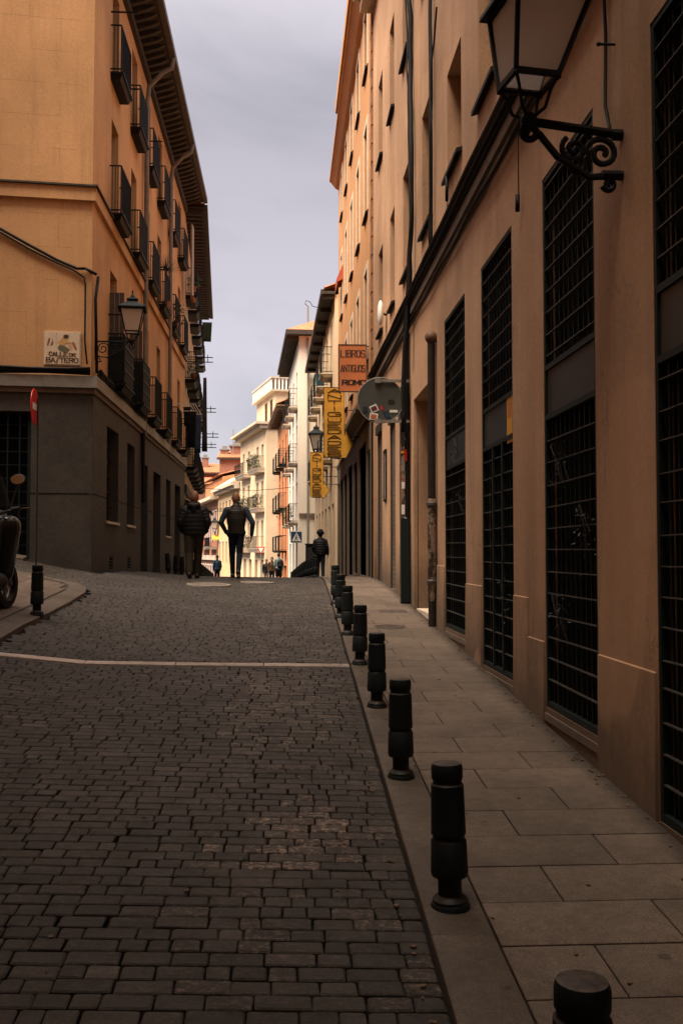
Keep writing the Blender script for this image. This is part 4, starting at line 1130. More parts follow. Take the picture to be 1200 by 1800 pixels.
# eave: soffit boards, brackets, gutter, roof
m = MB(FL); m.box(18.3, 35.7, 0, .66, EZ, EZ + .06); m.T = FRONTF; m.box(-.6, 16, 0, .5, EZ + .002, EZ + .058); m.build('soffit', m_wdark, lb)
s = 18.75
while s < 35.6:
    m = MB(FL); m.hexa([(s, 0, EZ - .22), (s + .13, 0, EZ - .22), (s + .13, .42, EZ - .1), (s, .42, EZ - .1)], [(s, 0, EZ - .001), (s + .13, 0, EZ - .001), (s + .13, .60, EZ - .001), (s, .60, EZ - .001)]); s += .36; m.build('eave_bracket', m_wdark, lb)
m = MB(FL); m.box(18.1, 35.75, .66, .80, EZ - .02, EZ + .14); m.box(18.1, 35.75, .58, .66, EZ + .06, EZ + .22); m.build('gutter', m_eave, lb)
m = MB(FL); m.box(18.6, 35.6, .0, .10, EZ - .42, EZ - .22); m.build('frieze_board', m_wdark, lb)
tiled_roof(FL, 18.1, 35.75, EZ + .24, .7, 5, 2.0, lb)
for s in (25.1, 30.45):
    m = MB(FL); m.tube([(s, .10, 4.7), (s, .10, 13.2), (s, .14, 13.6), (s, .45, 13.95), (s, .7, 14.1), (s, .75, 14.35)], .06, 10); m.build('downpipe', m_pipe, lb, True)
    if s < 26:
        m = MB(FL); m.tube([(s - .3, .10, 4.72), (s - .3, .12, 3.0)], .05, 8); m.build('lower_downpipe', m_iron, lb, True)

# street name tiles
c0 = at(102, 605, 18.2); s_c = (c0.x + 3.6) * FRONTF.dx + (18.2 - 18.65) * FRONTF.dy
q0 = at(72, 576, 18.2); q1 = at(132, 634, 18.2)
s1 = (q0.x + 3.6) / FRONTF.dx; s0 = (q1.x + 3.6) / FRONTF.dx
zt, zb = q0.z, q1.z
t = thing('street_sign', 'square ceramic street name sign with painted figure reading CALLE DE BASTERO', 'sign', FRONTF(((s0 + s1) / 2, 0, zb)))
WT = s1 - s0; HT = zt - zb
TF = lambda p: FRONTF((s1 - p[0] * WT, p[1], zb + p[2] * HT))     # 0..1 coordinates, left to right
m = MB(TF)
for i in range(3):
    for j in range(3): m.box(i / 3 + .003, (i + 1) / 3 - .003, .0, .03, j / 3 + .003, (j + 1) / 3 - .003)
m.build('ceramic_tiles', simple('glazed_cream_tile', (.66, .52, .38), .35, .5, .08, 5, .03), t)
m = MB(TF); m.box(-.03, 1.03, .0, .022, -.03, 1.03); m.build('mortar_edge', m_trimw, t)
def tl(word, x0, x1, z, h, tv, th, serif):
    m = text(word, x0, x1, z, h, .030, .036, tv, th, .22, serif, {'I': .25, 's': .8, ' ': .4}); m.v = [TF(v) for v in m.v]; m.build('lettering', m_ink, t)
tl('CALLE', .12, .63, .265, .115, .022, .010, .02); tl('DE', .70, .88, .27, .08, .018, .008, .014); tl('BAsTERO', .04, .95, .07, .135, .024, .010, .02)
def blob(poly, mat, y=.0325, name='painted_figure'):
    m = MB(TF); m.hexa([(x, .029, z) for x, z in poly], [(x, y, z) for x, z in poly]); m.build(name, mat, t)
blob([(.36, .52), (.42, .60), (.60, .55), (.70, .47), (.68, .41), (.5, .40), (.40, .43)], flat('olive_glaze', (.12, .12, .07)))
blob([(.42, .60), (.38, .70), (.50, .84), (.60, .80), (.66, .72), (.78, .70), (.76, .64), (.60, .66), (.56, .58)], flat('ochre_glaze', (.55, .33, .12)), .0335)
blob([(.53, .82), (.52, .90), (.60, .94), (.68, .90), (.66, .84), (.60, .80)], flat('brown_glaze', (.05, .025, .015)), .0345)
blob([(.78, .72), (.84, .70), (.92, .50), (.88, .44), (.80, .58)], flat('tan_glaze', (.30, .12, .08)))
blob([(.70, .64), (.78, .62), (.77, .48), (.70, .46), (.67, .52)], flat('peach_glaze', (.60, .33, .18)))
for dx in (0, .1): blob([(.05 + dx, .58), (.10 + dx, .80 - dx), (.14 + dx * .6, .82), (.14 + dx, .74 - dx), (.09 + dx, .58)], flat('rust_glaze', (.22, .09, .06)))

# cables of the corner building
t = thing('wall_cable', 'black cables sagging over the orange corner wall above the street name tiles', 'cable', FRONTF((1, .1, 7)))
def fp(px, py, off=.05):
    Y_ = 18.4
    for _ in range(4):
        p = at(px, py, Y_); s_ = (p.x + 3.6) / FRONTF.dx; Y_ = FRONTF((s_, off, 0))[1]
    return FRONTF((max(s_, -.0), off, p.z))
cable([fp(-60, 385), fp(0, 402), fp(50, 430), fp(100, 457), fp(135, 472), fp(150, 472)], .028, parent=t, name='main_cable')
cable([fp(-60, 392), fp(0, 408), fp(50, 437), fp(100, 462), fp(130, 475), fp(148, 488), fp(150, 500), fp(149, 600), fp(153, 640)], .018, parent=t, name='drop_cable')
cable([(-3.5, 18.75, at(165, 485, 18.7).z), (-3.54, 18.7, 6.5), (-3.5, 18.7, 5.1)], .03, parent=t, name='corner_cable')
cable([fp(150, 472), (-3.52, 18.68, at(165, 483, 18.7).z)], .028, parent=t, name='corner_link')
t = thing('ledge_cables', 'tangled dark cable bundle lying along the ledge of the corner building', 'cable', FRONTF((1, .1, 5.1)))
for k in range(4):
    cable([FRONTF((s, .10 + .02 * k, 5.06 + .03 * k + .02 * sin(s * 2 + k))) for s in [0 + .4 * j for j in range(12)]], .028, parent=t, name='cable_strand', wob=.006)
    cable([FL((s, .12 + .015 * k, 5.06 + .03 * k + .02 * sin(s * 2 + k))) for s in [18.7 + .5 * j for j in range(14)]], .026, parent=t, name='cable_strand', wob=.006)

# ================================================================== LEFT BUILDING 2
FL2 = Fr(-3.6, 35.72, -1.0, 16.8, 1, .06)
l2 = thing('apartment_building', 'shabby sand coloured building with cluttered balconies beyond the orange corner building', 'building', (-3.6, 44, base(44)))
uo2 = []
for k in range(7):
    s = .9 + k * 2.3
    for (z0, z1) in ((4.9, 7.1), (8.1, 10.2), (11.2, 13.2)): uo2.append((s, s + .9, z0, z1, .2))
go2 = [(s, s + 1.2, -.6, 3.6, .3) for s in (.8, 3.4, 6, 8.6, 11.2, 13.8)]
wall_mesh(FL2, 0, 16.9, -3, 14.2, uo2 + go2, .2, depth=8).build('wall', m_plL2, l2)
for i, o in enumerate(uo2):
    window(FL2, l2, *o[:4], .2, style=('slat', 'door', 'roll')[i % 3]); balcony(FL2, l2, o[0] - .25, o[1] + .25, o[2], .42, 1.0, .12, mesh=i % 2 == 0)
for i, o in enumerate(go2): window(FL2, l2, *o[:4], .3, style='dark', name='shopfront')
m = MB(FL2); m.box(0, 17.0, 0, .66, 14.2, 14.26); s = .1
while s < 16.8: m.box(s, s + .13, 0, .6, 14.0, 14.199); s += .44
m.box(0, 17.05, .66, .8, 14.18, 14.34); m.build('eave', m_wdark, l2); m = MB(FL2); m.box(0, 16.9, .0, .12, 3.9, 4.2); m.build('ledge', m_wdark, l2)
tiled_roof(FL2, 0, 17.0, 14.36, .7, 5, 1.8, l2)
m = MB(FL2)
m.hexa([(.4, .02, 3.7), (4.2, .02, 3.7), (4.2, 1.0, 3.25), (.4, 1.0, 3.25)], [(.4, .02, 3.76), (4.2, .02, 3.76), (4.2, 1.0, 3.31), (.4, 1.0, 3.31)])
t = thing('shop_awning', 'pale extended shop awning on the left past the walking man', 'awning', FL2((2, .1, 3.5))); m.build('canopy', m_trimw, t)
m = MB(FL2); m.tube([(.5, .02, 3.4), (.5, .98, 3.25)], .015, 5); m.tube([(4.1, .02, 3.4), (4.1, .98, 3.25)], .015, 5); m.build('arm', m_iron, t)
m_cloth1 = simple('black_cloth', (.015, .015, .02), .9, .1, .3, 9, .5, 20, dist=.02); m_cloth2 = simple('blue_grey_cloth', (.06, .09, .14), .9, .1, .3, 9, .5, 20, dist=.02); m_cloth3 = simple('green_cloth', (.05, .075, .05), .9, .1, .3, 9, .5, 20, dist=.02); m_cloth4 = simple('grey_cloth', (.06, .055, .06), .9, .1, .3, 9, .5, 20, dist=.02)
def hang(F, s, o, z, w, h, mat, label, name='hanging_garment', taper=.8):
    m = MB(F); n = 9; f = []; b = []
    for side, dst in ((.012, f), (-.012, b)):
        for j in range(7):
            for i in range(n):
                u = i / (n - 1) - .5; v = j / 6; ww = w * (1 - (1 - taper) * v)
                dst.append(m.a((s + side + .03 * sin(i * 2.1 + j * .6) * v, o + u * ww, z - v * h - .05 * abs(sin(i * 1.7)) * v)))
    for d in (f, b):
        for j in range(6):
            for i in range(n - 1): m.f.append([d[j*n+i], d[j*n+i+1], d[(j+1)*n+i+1], d[(j+1)*n+i]])
    ring = [j * n for j in range(7)] + [6 * n + i for i in range(1, n)] + [j * n + n - 1 for j in range(5, -1, -1)] + [i for i in range(n - 2, 0, -1)]
    for a, c in zip(ring, ring[1:] + ring[:1]): m.f.append([f[a], f[c], b[c], b[a]])
    o_ = m.build(name, mat, None, 'all'); tag(o_, label, 'laundry', 'laundry hung from balconies'); return o_
t = thing('clothes_rack', 'white metal clothes airer sticking out from a first floor balcony', 'clothes rack', FL((33.5, .4, 6.1)))
m = MB(FL)
for z in (6.55, 6.32): m.box(32.2, 32.22, .1, .75, z, z + .02); m.box(34.6, 34.62, .1, .75, z, z + .02)
for k in range(6): m.box(32.2, 34.6, .3 + k * .08, .312 + k * .08, 6.55, 6.57)
m.build('rack', m_wht, t)
hang(FL, 32.6, .42, 6.52, .24, .6, m_cloth1, 'black shirt hanging from the white airer, nearest the street corner')
hang(FL, 33.6, .48, 6.52, .3, 1.2, m_cloth1, 'long black cloth hanging on the white airer beside the blue one')
hang(FL, 34.4, .60, 6.52, .28, 1.3, m_cloth2, 'blue grey trousers hanging at the outer end of the airer')
hang(FL2, 1.5, .78, 10.4, .36, .7, m_cloth3, 'dark green garments hung from a high left balcony against the sky')
hang(FL2, .9, .72, 8.2, .12, 2.7, m_cloth4, 'long grey folded cloth hanging from the left building against the sky', taper=1.7)
t = thing('rolled_blind', 'long tan slatted blind draped over a top floor balcony', 'blind', FL((35.0, .33, 12)))
m = MB(FL); m.box(34.75, 35.3, .30, .36, 10.7, 13.3); m.build('slats', slatmat('tan_blind_slats', (.38, .26, .17), .06), t)
m = MB(FL); m.tube([(34.75, .36, 10.7), (35.3, .36, 10.7)], .07, 10); m.build('rolled_end', m_pot, t, True)
for k, (F, s, z, L) in enumerate(((FL2, 1.2, 9.0, 1.0), (FL2, 4, 7.5, 1.1), (FL2, 5, 6.6, 1.2), (FL2, 6.2, 6.3, 1.1), (FL2, 13.5, 3.9, 1.6))):
    t = thing('clothes_rod', ['short', 'upper middle', 'middle', 'low', 'lowest'][k] + ' iron clothes rod sticking out of the left buildings against the sky', 'rod', F((s, .5, z)), group='clothes rods on the left facades')
    m = MB(F); m.box(s, s + .03, 0, L, z, z + .03); m.box(s + .5, s + .53, 0, L, z - .08, z - .05); m.build('rod', m_iron, t); m = MB(F); m.box(s, s + .53, L * .8, L * .82, z - .1, z + .12); m.build('cross_piece', m_iron, t)

# ------------------------------------------------------------------ leaves and plants
def leaves(m, c, n, rad, size, flat_=1.0, T=None):
    for _ in range(n):
        while True:
            v = Vector([random.uniform(-1, 1) for _ in range(3)])
            if v.length < 1: break
        p = Vector(c) + Vector((v.x * rad, v.y * rad, v.z * rad * flat_)); s = size * random.uniform(.6, 1.3)
        a = Vector([random.gauss(0, 1) for _ in range(3)]).normalized(); b = a.cross(Vector([random.gauss(0, 1) for _ in range(3)])).normalized()
        m.face([p - a * s, p + b * s * .35, p + a * s, p - b * s * .35])
def potplant(loc, label, n=90, r=.22, size=.05, pot=.12, mat=None, flowers=None):
    t = thing('potted_plant', label, 'plant', loc, group='plants on balconies')
    x, y, z = loc
    m = MB(); m.lathe([(pot * .7, 0), (pot, .18), (pot * 1.08, .18), (pot * 1.08, .21), (pot * .9, .21)], 12, loc); m.build('pot', m_pot, t, True)
    m = MB(); leaves(m, (x, y, z + .25 + r * .6), n, r, size); m.build('foliage', mat or m_leaf, t, fixn=False)
    if flowers: m = MB(); leaves(m, (x, y, z + .35 + r * .7), 18, r * .8, .03); m.build('flowers', flowers, t, fixn=False)
    return t
p = FL((31.2, .16, 8.74)); potplant(p, 'trailing green plants crowding the railing of a second floor balcony', 260, .42, .05)
p = FL2((.7, .3, 11.3)); potplant(p, 'bushy balcony plant with orange flowers high under the left eave', 160, .3, .05, flowers=m_orp)
p = FL2((1.4, .3, 8.2)); potplant(p, 'green potted plant on the upper balcony beside the hanging garments', 140, .3, .05)
# spiky yucca
p = FL((28.5, .2, 9.75)); t = thing('yucca', 'spiky blue green yucca rising above a second floor balcony', 'plant', (p[0], p[1], 8.75), group='plants on balconies')
m = MB()
for _ in range(46):
    a = random.uniform(0, 2*pi); e = random.uniform(-.2, 1.3); L = random.uniform(.4, .6); d = Vector((cos(a) * cos(e), sin(a) * cos(e), sin(e))); sd = d.cross(Vector((0, 0, 1))).normalized() * .018; c = Vector((p[0], p[1], 9.85))
    m.face([c - sd, c + d * L, c + sd]); 
m.build('leaves', m_teal, t, fixn=False)
m = MB(); m.tube([(p[0], p[1], 8.9), (p[0], p[1], 9.85)], .03, 8); m.build('stem', m_wood, t); m = MB(); m.lathe([(.10, 0), (.13, .2)], 10, (p[0], p[1], 8.74)); m.build('pot', m_pot, t)
for i, (F, s, z) in enumerate(((F6, 2, 5.45), (F6, 8, 5.45), (F6, 2.5, 8.65), (F6, 8.4, 2.15))):
    potplant(F((s, .45, z)), ['bushy plants on the middle front balcony of the cream building', 'large dark plant on the middle far balcony of the cream building', 'plants on the top front balcony of the cream building', 'plants on the low far balcony of the cream building'][i], 200, .7, .12)
potplant(F4((5.2, .25, 3.4)), 'cluttered plants on the low balcony above the crossing sign', 200, .5, .07)
potplant(F3((7.8, .2, 8.57)), 'small blue planter plant on the cream building top balcony', 60, .2, .05)
# sprigs in the grilles
m_sp = leafmat('dusty_blue_leaves', (.03, .055, .065))
for i, (px, py, n, r_, lab) in enumerate(((800, 790, 26, .16, 'teal sprig poking through the farthest grille near the standpipe'), (985, 815, 34, .17, 'teal leafy sprig poking through the large grille at head height'), (1025, 935, 60, .2, 'bushy bluish sprig in the middle of the large grille'), (985, 1090, 45, .2, 'dim leaves low behind the large grille'), (885, 1055, 40, .2, 'small leaves low in the second grille from the standpipe'), (808, 880, 14, .12, 'few pale leaves in the farthest grille at waist height'))):
    Y_ = YX(px, 1.955); q = at(px, py, Y_)
    t = thing('leafy_sprig', lab, 'plant', (1.955, Y_, q.z), group='sprigs growing through the grilles')
    m = MB(); m.T = None
    for _ in range(n):
        p = Vector((1.955 + random.uniform(-.05, .05), Y_ + random.gauss(0, r_ * .5), q.z + random.gauss(0, r_ * .55))); s = random.uniform(.014, .026)
        a = Vector([random.gauss(0, 1) for _ in range(3)]).normalized(); b = a.cross(Vector([random.gauss(0, 1) for _ in range(3)])).normalized(); m.face([p - a * s, p + b * s * .32, p + a * s, p - b * s * .32])
    m.build('leaves', m_sp, t, fixn=False)
    m = MB()
    for _ in range(4): p = Vector((1.99, Y_ + random.uniform(-r_, r_), q.z - r_)); m.tube([p, p + Vector((-.03, random.uniform(-.1, .1), r_)), p + Vector((-.045, random.uniform(-.15, .15), r_ * 1.9))], .0035, 4)
    m.build('stems', m_wdark, t)
# orange notice on a sheet panel
t = thing('paper_notice', 'small yellow paper notice on the dark panel of the second grille', 'notice', FR((8.62, -.01, 2.9)))
m = MB(FR); m.box(8.50, 8.74, -.019, -.014, 2.72, 3.14); m.build('paper', m_yel, t); m = MB(FR); m.box(8.55, 8.69, -.0139, -.012, 2.95, 3.08); m.build('print', m_lib, t)

# ------------------------------------------------------------------ wall lanterns
m_frost = simple('frosted_lantern_glass', (.85, .78, .72), .5, .5, .1, 6, .35, 140, dist=.004)
_n = m_frost.node_tree; _tr = _n.nodes.new('ShaderNodeBsdfTranslucent'); _tr.inputs[0].default_value = (.92, .86, .80, 1); _mx = _n.nodes.new('ShaderNodeMixShader'); _mx.inputs[0].default_value = .72
_n.links.new(_n.nodes['Principled BSDF'].outputs[0], _mx.inputs[1]); _n.links.new(_tr.outputs[0], _mx.inputs[2]); _n.links.new(_mx.outputs[0], _n.nodes['Material Output'].inputs[0])
m_clear = simple('bottom_lantern_glass', (.8, .76, .72), .4, .5, .1, 6, .2, 140); m_clear.node_tree.nodes['Principled BSDF'].inputs['Alpha'].default_value = .35
def spiral(c, r0, turns, ax, ay, n=26, rev=False, start=0.0):
    out = []
    for k in range(n):
        f = k / (n - 1); th = start + (-1 if rev else 1) * f * turns * 2 * pi; r = r0 * (1 - .82 * f)
        out.append(Vector(c) + ax * r * cos(th) + ay * r * sin(th))
    return out
def lantern(label, wallpt, armdir, arm, hl, w0, w1, hb, scale=1.0, rot=0.0, cat='street lamp', tilt=0.0, lean=(0, 0), plate=True, thick=1.0):
    """wallpt: point on the wall, armdir: unit vector out of the wall"""
    W = Vector(wallpt); D = Vector(armdir); U = Vector((0, 0, 1)); t = thing('wall_lantern', label, cat, tuple(W), group='iron wall lanterns')
    E = W + D * arm + U * tilt
    S = D.cross(U).normalized()
    m = MB(); m.bar(W - U * hb * .95, W + U * hb * .18, .035 * scale, .05 * scale, D) if plate else m.tube([W - U * hb * .8 - D * .01, W - U * hb * .8 + D * .12], .03, 8); m.build('wall_plate' if plate else 'wall_stub', m_iron, t)
    m = MB(); m.tube([W, E + D * .02], .016 * scale * thick, 8); m.tube([W + U * .0, W + U * .0 + D * .06], .03 * scale, 8); m.tube([W - U * hb * .8, W - U * hb * .8 + D * .09], .022 * scale, 8); m.build('arm', m_iron, t, True)
    m = MB()
    m.tube([W - U * hb * .8 + D * .05, W - U * hb * .85 + D * arm * .35, W - U * hb * .45 + D * arm * .7, W + D * arm * .9], .013 * scale * thick, 7)
    m.tube(spiral(W - U * hb * .38 + D * arm * .22, hb * .33, 1.6, D, U), .011 * scale * thick, 7)
    m.tube(spiral(W - U * hb * .30 + D * arm * .52, hb * .26, 1.5, D, U, rev=True, start=1), .010 * scale * thick, 7)
    m.tube(spiral(W - U * hb * .62 + D * arm * .50, hb * .18, 1.4, D, U, start=2), .009 * scale * thick, 7)
    m.tube(spiral(E - U * hb * .22 - D * .01, hb * .2, 1.4, -D, U, start=pi / 2), .013 * scale * thick, 7)
    m.tube(spiral(W - U * hb * .98 + D * .08, hb * .13, 1.2, D, -U, start=.3), .011 * scale * thick, 7)
    m.build('scrollwork', m_iron, t, True)
    # cradle and lantern body
    c, s_ = cos(rot), sin(rot)
    z0 = E.z + .20 * scale
    def P(u, v, z): f = max(0, (z - z0) / hl); return (E.x + u * c - v * s_ + lean[0] * f, E.y + u * s_ + v * c + lean[1] * f, z)
    m = MB()
    for sx in (-1, 1):
        for sy in (-1, 1): m.tube([(E.x, E.y, E.z), P(sx * w0 * .55, sy * w0 * .55, E.z + .05 * scale), P(sx * w0 * .75, sy * w0 * .75, E.z + .14 * scale), P(sx * w0, sy * w0, z0)], .009 * scale, 6)
    m.ball(tuple(E), .045 * scale); m.build('cradle', m_iron, t, True)
    m = MB(); h = hl; b = .014 * scale
    for sx in (-1, 1):
        for sy in (-1, 1): m.bar(P(sx * w0, sy * w0, z0), P(sx * w1, sy * w1, z0 + h), b * 1.6)
    for (w, z) in ((w0, z0), (w1, z0 + h)):
        cs = [P(-w, -w, z), P(w, -w, z), P(w, w, z), P(-w, w, z)]
        for i in range(4): m.bar(cs[i], cs[(i + 1) % 4], b * 1.6, b * 2)
    for sx in (-1, 1):
        for sy in (-1, 1): m.ball(P(sx * w0, sy * w0, z0 - .012 * scale), .014 * scale)
    m.build('lantern_frame', m_iron, t)
    m = MB(); g = .96
    B = [P(-w0 * g, -w0 * g, z0 + .002), P(w0 * g, -w0 * g, z0 + .002), P(w0 * g, w0 * g, z0 + .002), P(-w0 * g, w0 * g, z0 + .002)]
    T_ = [P(-w1 * g, -w1 * g, z0 + h), P(w1 * g, -w1 * g, z0 + h), P(w1 * g, w1 * g, z0 + h), P(-w1 * g, w1 * g, z0 + h)]
    for i in range(4): m.face([B[i], B[(i + 1) % 4], T_[(i + 1) % 4], T_[i]])
    m.build('glass', m_frost, t)
    m = MB(); m.face(B); m.build('bottom_glass', m_clear, t)
    m = MB(); m.hexa([P(-w1*.8, -w1*.8, z0 + h * .93), P(w1*.8, -w1*.8, z0 + h * .93), P(w1*.8, w1*.8, z0 + h * .93), P(-w1*.8, w1*.8, z0 + h * .93)], [P(-w1*.7, -w1*.7, z0 + h * .96), P(w1*.7, -w1*.7, z0 + h * .96), P(w1*.7, w1*.7, z0 + h * .96), P(-w1*.7, w1*.7, z0 + h * .96)]); m.build('reflector', m_wht, t)
    m = MB(); e = w1 * 1.22; z1 = z0 + h
    ring = lambda w, z: [P(-w, -w, z), P(w, -w, z), P(w, w, z), P(-w, w, z)]
    m.hexa(ring(e, z1 + .01), ring(e, z1 + .035 * scale)); m.hexa(ring(e * .96, z1 + .035 * scale), ring(w1 * .38, z1 + h * .38)); m.hexa(ring(w1 * .42, z1 + h * .38), ring(w1 * .36, z1 + h * .48)); m.hexa(ring(w1 * .5, z1 + h * .48), ring(w1 * .3, z1 + h * .56))
    m.build('lantern_roof', m_irong, t)
    m = MB(); m.lathe([(.01, 0), (.05 * scale, .02), (.03 * scale, .06), (.012 * scale, .09), (.02 * scale, .12), (.003, .16)], 10, P(0, 0, z1 + h * .56)); m.build('finial', m_iron, t, True)
    return t
lantern('large iron wall lantern hanging over the right pavement at the top corner', (1.96, 5.62, 4.19), (-1, 0, 0), .55, .46, .130, .225, .30, 1.15, R(9), tilt=.07, lean=(.07, 0), plate=False, thick=1.45)
lantern('iron wall lantern on the corner building beside the street name tiles', (-3.6, 19.0, at(170, 600, 19.0).z), (1, 0, 0), .70, .42, .125, .215, .36, .92, R(6))
wp = at(590, 800, 41); lantern('distant wall lantern between the two yellow signs', (1.72, 41, at(560, 800, 41).z), (-1, 0, 0), .42, .6, .14, .27, .4, 1.2)
q = at(498, 1000, 79); lantern('small dark round lamp on the blank cream end wall far away', (-.35, 79.9, at(487, 925, 79.9).z), (0, -1, 0), .3, .5, .14, .24, .6, 1.2)
q = at(377, 935, 104); lantern('tiny distant lantern above the far left shopfronts', (q.x, 104.9, q.z), (0, -1, 0), .5, .7, .2, .35, .4, 1.6)
# service cable of near lantern and wall hook
t = thing('lamp_cable', 'thin black supply cable looping down the wall to the large lantern bracket', 'cable', (1.93, 5.9, 5))
cable([(1.94, 5.82, 6.2), (1.93, 5.84, 5.3), (1.94, 5.83, 4.9), (1.93, 5.82, 4.45), (1.92, 5.72, 4.28), (1.9, 5.66, 4.2)], .011, parent=t, name='wire')
t = thing('wall_hook', 'small iron peg sticking out of the wall beside the lantern', 'hook', (1.96, 5.7, 4.9)); q = at(1075, 72, 5.68); m = MB(); m.tube([(1.97, 5.72, q.z), (1.86, 5.72, q.z)], .008, 6); m.ball((1.86, 5.72, q.z), .014); m.build('peg', m_iron, t)

# ------------------------------------------------------------------ bollards
BP = [(.074, 0), (.074, .035), (.062, .048), (.050, .055), (.049, .125), (.074, .132), (.078, .15), (.074, .275), (.066, .285), (.066, .297), (.073, .305), (.068, .505), (.060, .513), (.060, .524), (.0655, .532), (.066, .575), (.060, .592), (.002, .598)]
def bollard(loc, label, group, rot=(0, 0, 0)):
    global BO
    if BO is None:
        t = thing('bollard', label, 'bollard', (0, 0, 0), group=group, local=True)
        m = MB(); m.lathe(BP, 26); m.build('post', m_boll, t, True)
        m = MB(); m.lathe([(.082, -.03), (.082, .012), (.076, .022), (.02, .022)], 24); m.build('base_ring', m_boll, t, True)
        BO = t; o = t
    else: o = copy_tree(BO); o['label'] = label; o['group'] = group
    o.location = loc; o.rotation_euler = rot
    return o
BO = None
ORD = ['nearest', 'second', 'third', 'fourth', 'fifth', 'sixth', 'seventh', 'eighth', 'ninth', 'tenth', 'eleventh', 'twelfth', 'thirteenth', 'fourteenth', 'fifteenth', 'sixteenth', 'seventeenth', 'eighteenth', 'nineteenth', 'twentieth', 'last', 'last', 'last', 'last', 'last']
bpos = [(1020, 1720, 2.36)] 
tops = [(1020, 1722), (790, 1343), (704, 1194), (662, 1113), (632, 1064), (611, 1030), (598, 1010), (590, 994)]
for k, (px, py) in enumerate(tops):
    # distance where the top of a 0.6 m post on the pavement meets this pixel
    d = ray(px, py); Y_ = 1.5
    while Y_ < 30 and CAMZ + d.z * Y_ / d.y > base(Y_) + KL + .59: Y_ += .01
    X_ = d.x * Y_ / d.y
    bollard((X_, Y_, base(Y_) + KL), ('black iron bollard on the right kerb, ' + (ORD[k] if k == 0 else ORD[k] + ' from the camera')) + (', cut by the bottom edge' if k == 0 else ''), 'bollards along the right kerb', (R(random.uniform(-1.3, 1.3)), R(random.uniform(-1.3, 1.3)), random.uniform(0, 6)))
p = ground_at(65, 1088); bollard((p.x, p.y, G(p.x, p.y) + .045), 'black iron bollard on the left corner pavement in front of the scooter', 'bollards on the left corner', (0, R(.5), 1))
for k in range(14):
    Y_ = 27.5 + k * 1.75; X_ = curbR(Y_) + .14 if Y_ > 31 else curbR(Y_) + .05
    X_ = .85 - .0205 * (Y_ - 27.5)
    bollard((X_, Y_, base(Y_) + KL), ORD[k] + ' bollard of the row descending the right kerb beyond the crest', 'bollards beyond the crest on the right')
for k in range(18):
    Y_ = 27.2 + k * 1.75; X_ = -3.12 if Y_ < 36 else -3.12 - (Y_ - 36) * .045
    bollard((X_, Y_, G(X_, Y_) + .05), ORD[k] + ' bollard of the row descending the left pavement beyond the crest', 'bollards beyond the crest on the left', (0, R(-4) if k == 0 else 0, k))

# small things on the facades
t = thing('wall_box', 'narrow dark metal frame fixed to the pier between the two roller shutters', 'wall box', FR((19.2, .01, 3.2)))
m = MB(FR); m.box(19.0, 19.04, .0, .035, 2.75, 3.75); m.box(19.36, 19.4, .0, .035, 2.75, 3.75); m.box(19.04, 19.36, .0, .035, 2.75, 2.79); m.box(19.04, 19.36, .0, .035, 3.71, 3.75); m.build('frame', m_iron, t)
m = MB(FR); m.box(19.04, 19.36, .0, .012, 2.79, 3.71); m.build('plate', m_trimw, t)
q = at(680, 550, 19.0); t = thing('satellite_dish', 'small white satellite dish on the peach wall above the orange sign', 'dish', (1.8, 19, q.z))
m = MB(); m.ball((1.84, 19.0, q.z), .06, .17, .24, 16, 10); m.build('dish', m_wht, t, True); m = MB(); m.tube([(1.86, 19.0, q.z), (1.97, 19.0, q.z - .05)], .02, 6); m.build('arm', m_iron, t)
q = F3((4.6, .30, 8.58)); t = thing('storage_tub', 'teal plastic tub standing on the nearest top balcony of the cream building', 'tub', q)
m = MB(); m.hexa([(q[0] - .16, q[1] - .16, q[2]), (q[0] + .16, q[1] - .16, q[2]), (q[0] + .16, q[1] + .16, q[2]), (q[0] - .16, q[1] + .16, q[2])], [(q[0] - .2, q[1] - .2, q[2] + .42), (q[0] + .2, q[1] - .2, q[2] + .42), (q[0] + .2, q[1] + .2, q[2] + .42), (q[0] - .2, q[1] + .2, q[2] + .42)]); m.build('tub', flat('teal_plastic', (.03, .11, .14)), t)
m = MB(); m.box(q[0] - .215, q[0] + .215, q[1] - .215, q[1] + .215, q[2] + .42, q[2] + .45); m.build('lid', flat('teal_lid', (.04, .14, .17)), t)
t = thing('window_awning', 'small dark red window awning high on the ochre building', 'awning', F2((33.5, .2, 12)))
m = MB(F2); m.hexa([(33.2, .001, 11.0), (34.2, .001, 11.0), (34.2, .20, 10.9), (33.2, .20, 10.9)], [(33.2, .001, 11.5), (34.2, .001, 11.5), (34.2, .22, 11.0), (33.2, .22, 11.0)]); m.build('canopy', m_red, t)
m = MB(F2); m.box(33.2, 34.2, .20, .215, 10.78, 10.9); m.build('valance', m_red, t)
# ------------------------------------------------------------------ traffic signs
def post(x, y, z0, z1, r=.03): m = MB(); m.tube([(x, y, z0), (x, y, z1)], r, 10); return m
c = at(521, 944, 50); t = thing('crossing_sign', 'square blue pedestrian crossing sign on a post beyond the crest', 'traffic sign', (c.x, 50, base(50)))
post(c.x, 50.03, base(50), c.z + .2).build('post', m_zinc, t, True)
m = MB(); m.box(c.x - .30, c.x + .30, 49.97, 49.99, c.z - .30, c.z + .30); m.build('white_plate', m_wht, t)
m = MB(); m.box(c.x - .265, c.x + .265, 49.962, 49.969, c.z - .265, c.z + .265); m.build('blue_field', m_bluep, t)
m = MB(); tri = [(-.24, -.21), (.24, -.21), (0, .23)]; m.hexa([(c.x + x, 49.955, c.z + z) for x, z in tri], [(c.x + x, 49.961, c.z + z) for x, z in tri]); m.build('white_triangle', m_wht, t)
m = MB()
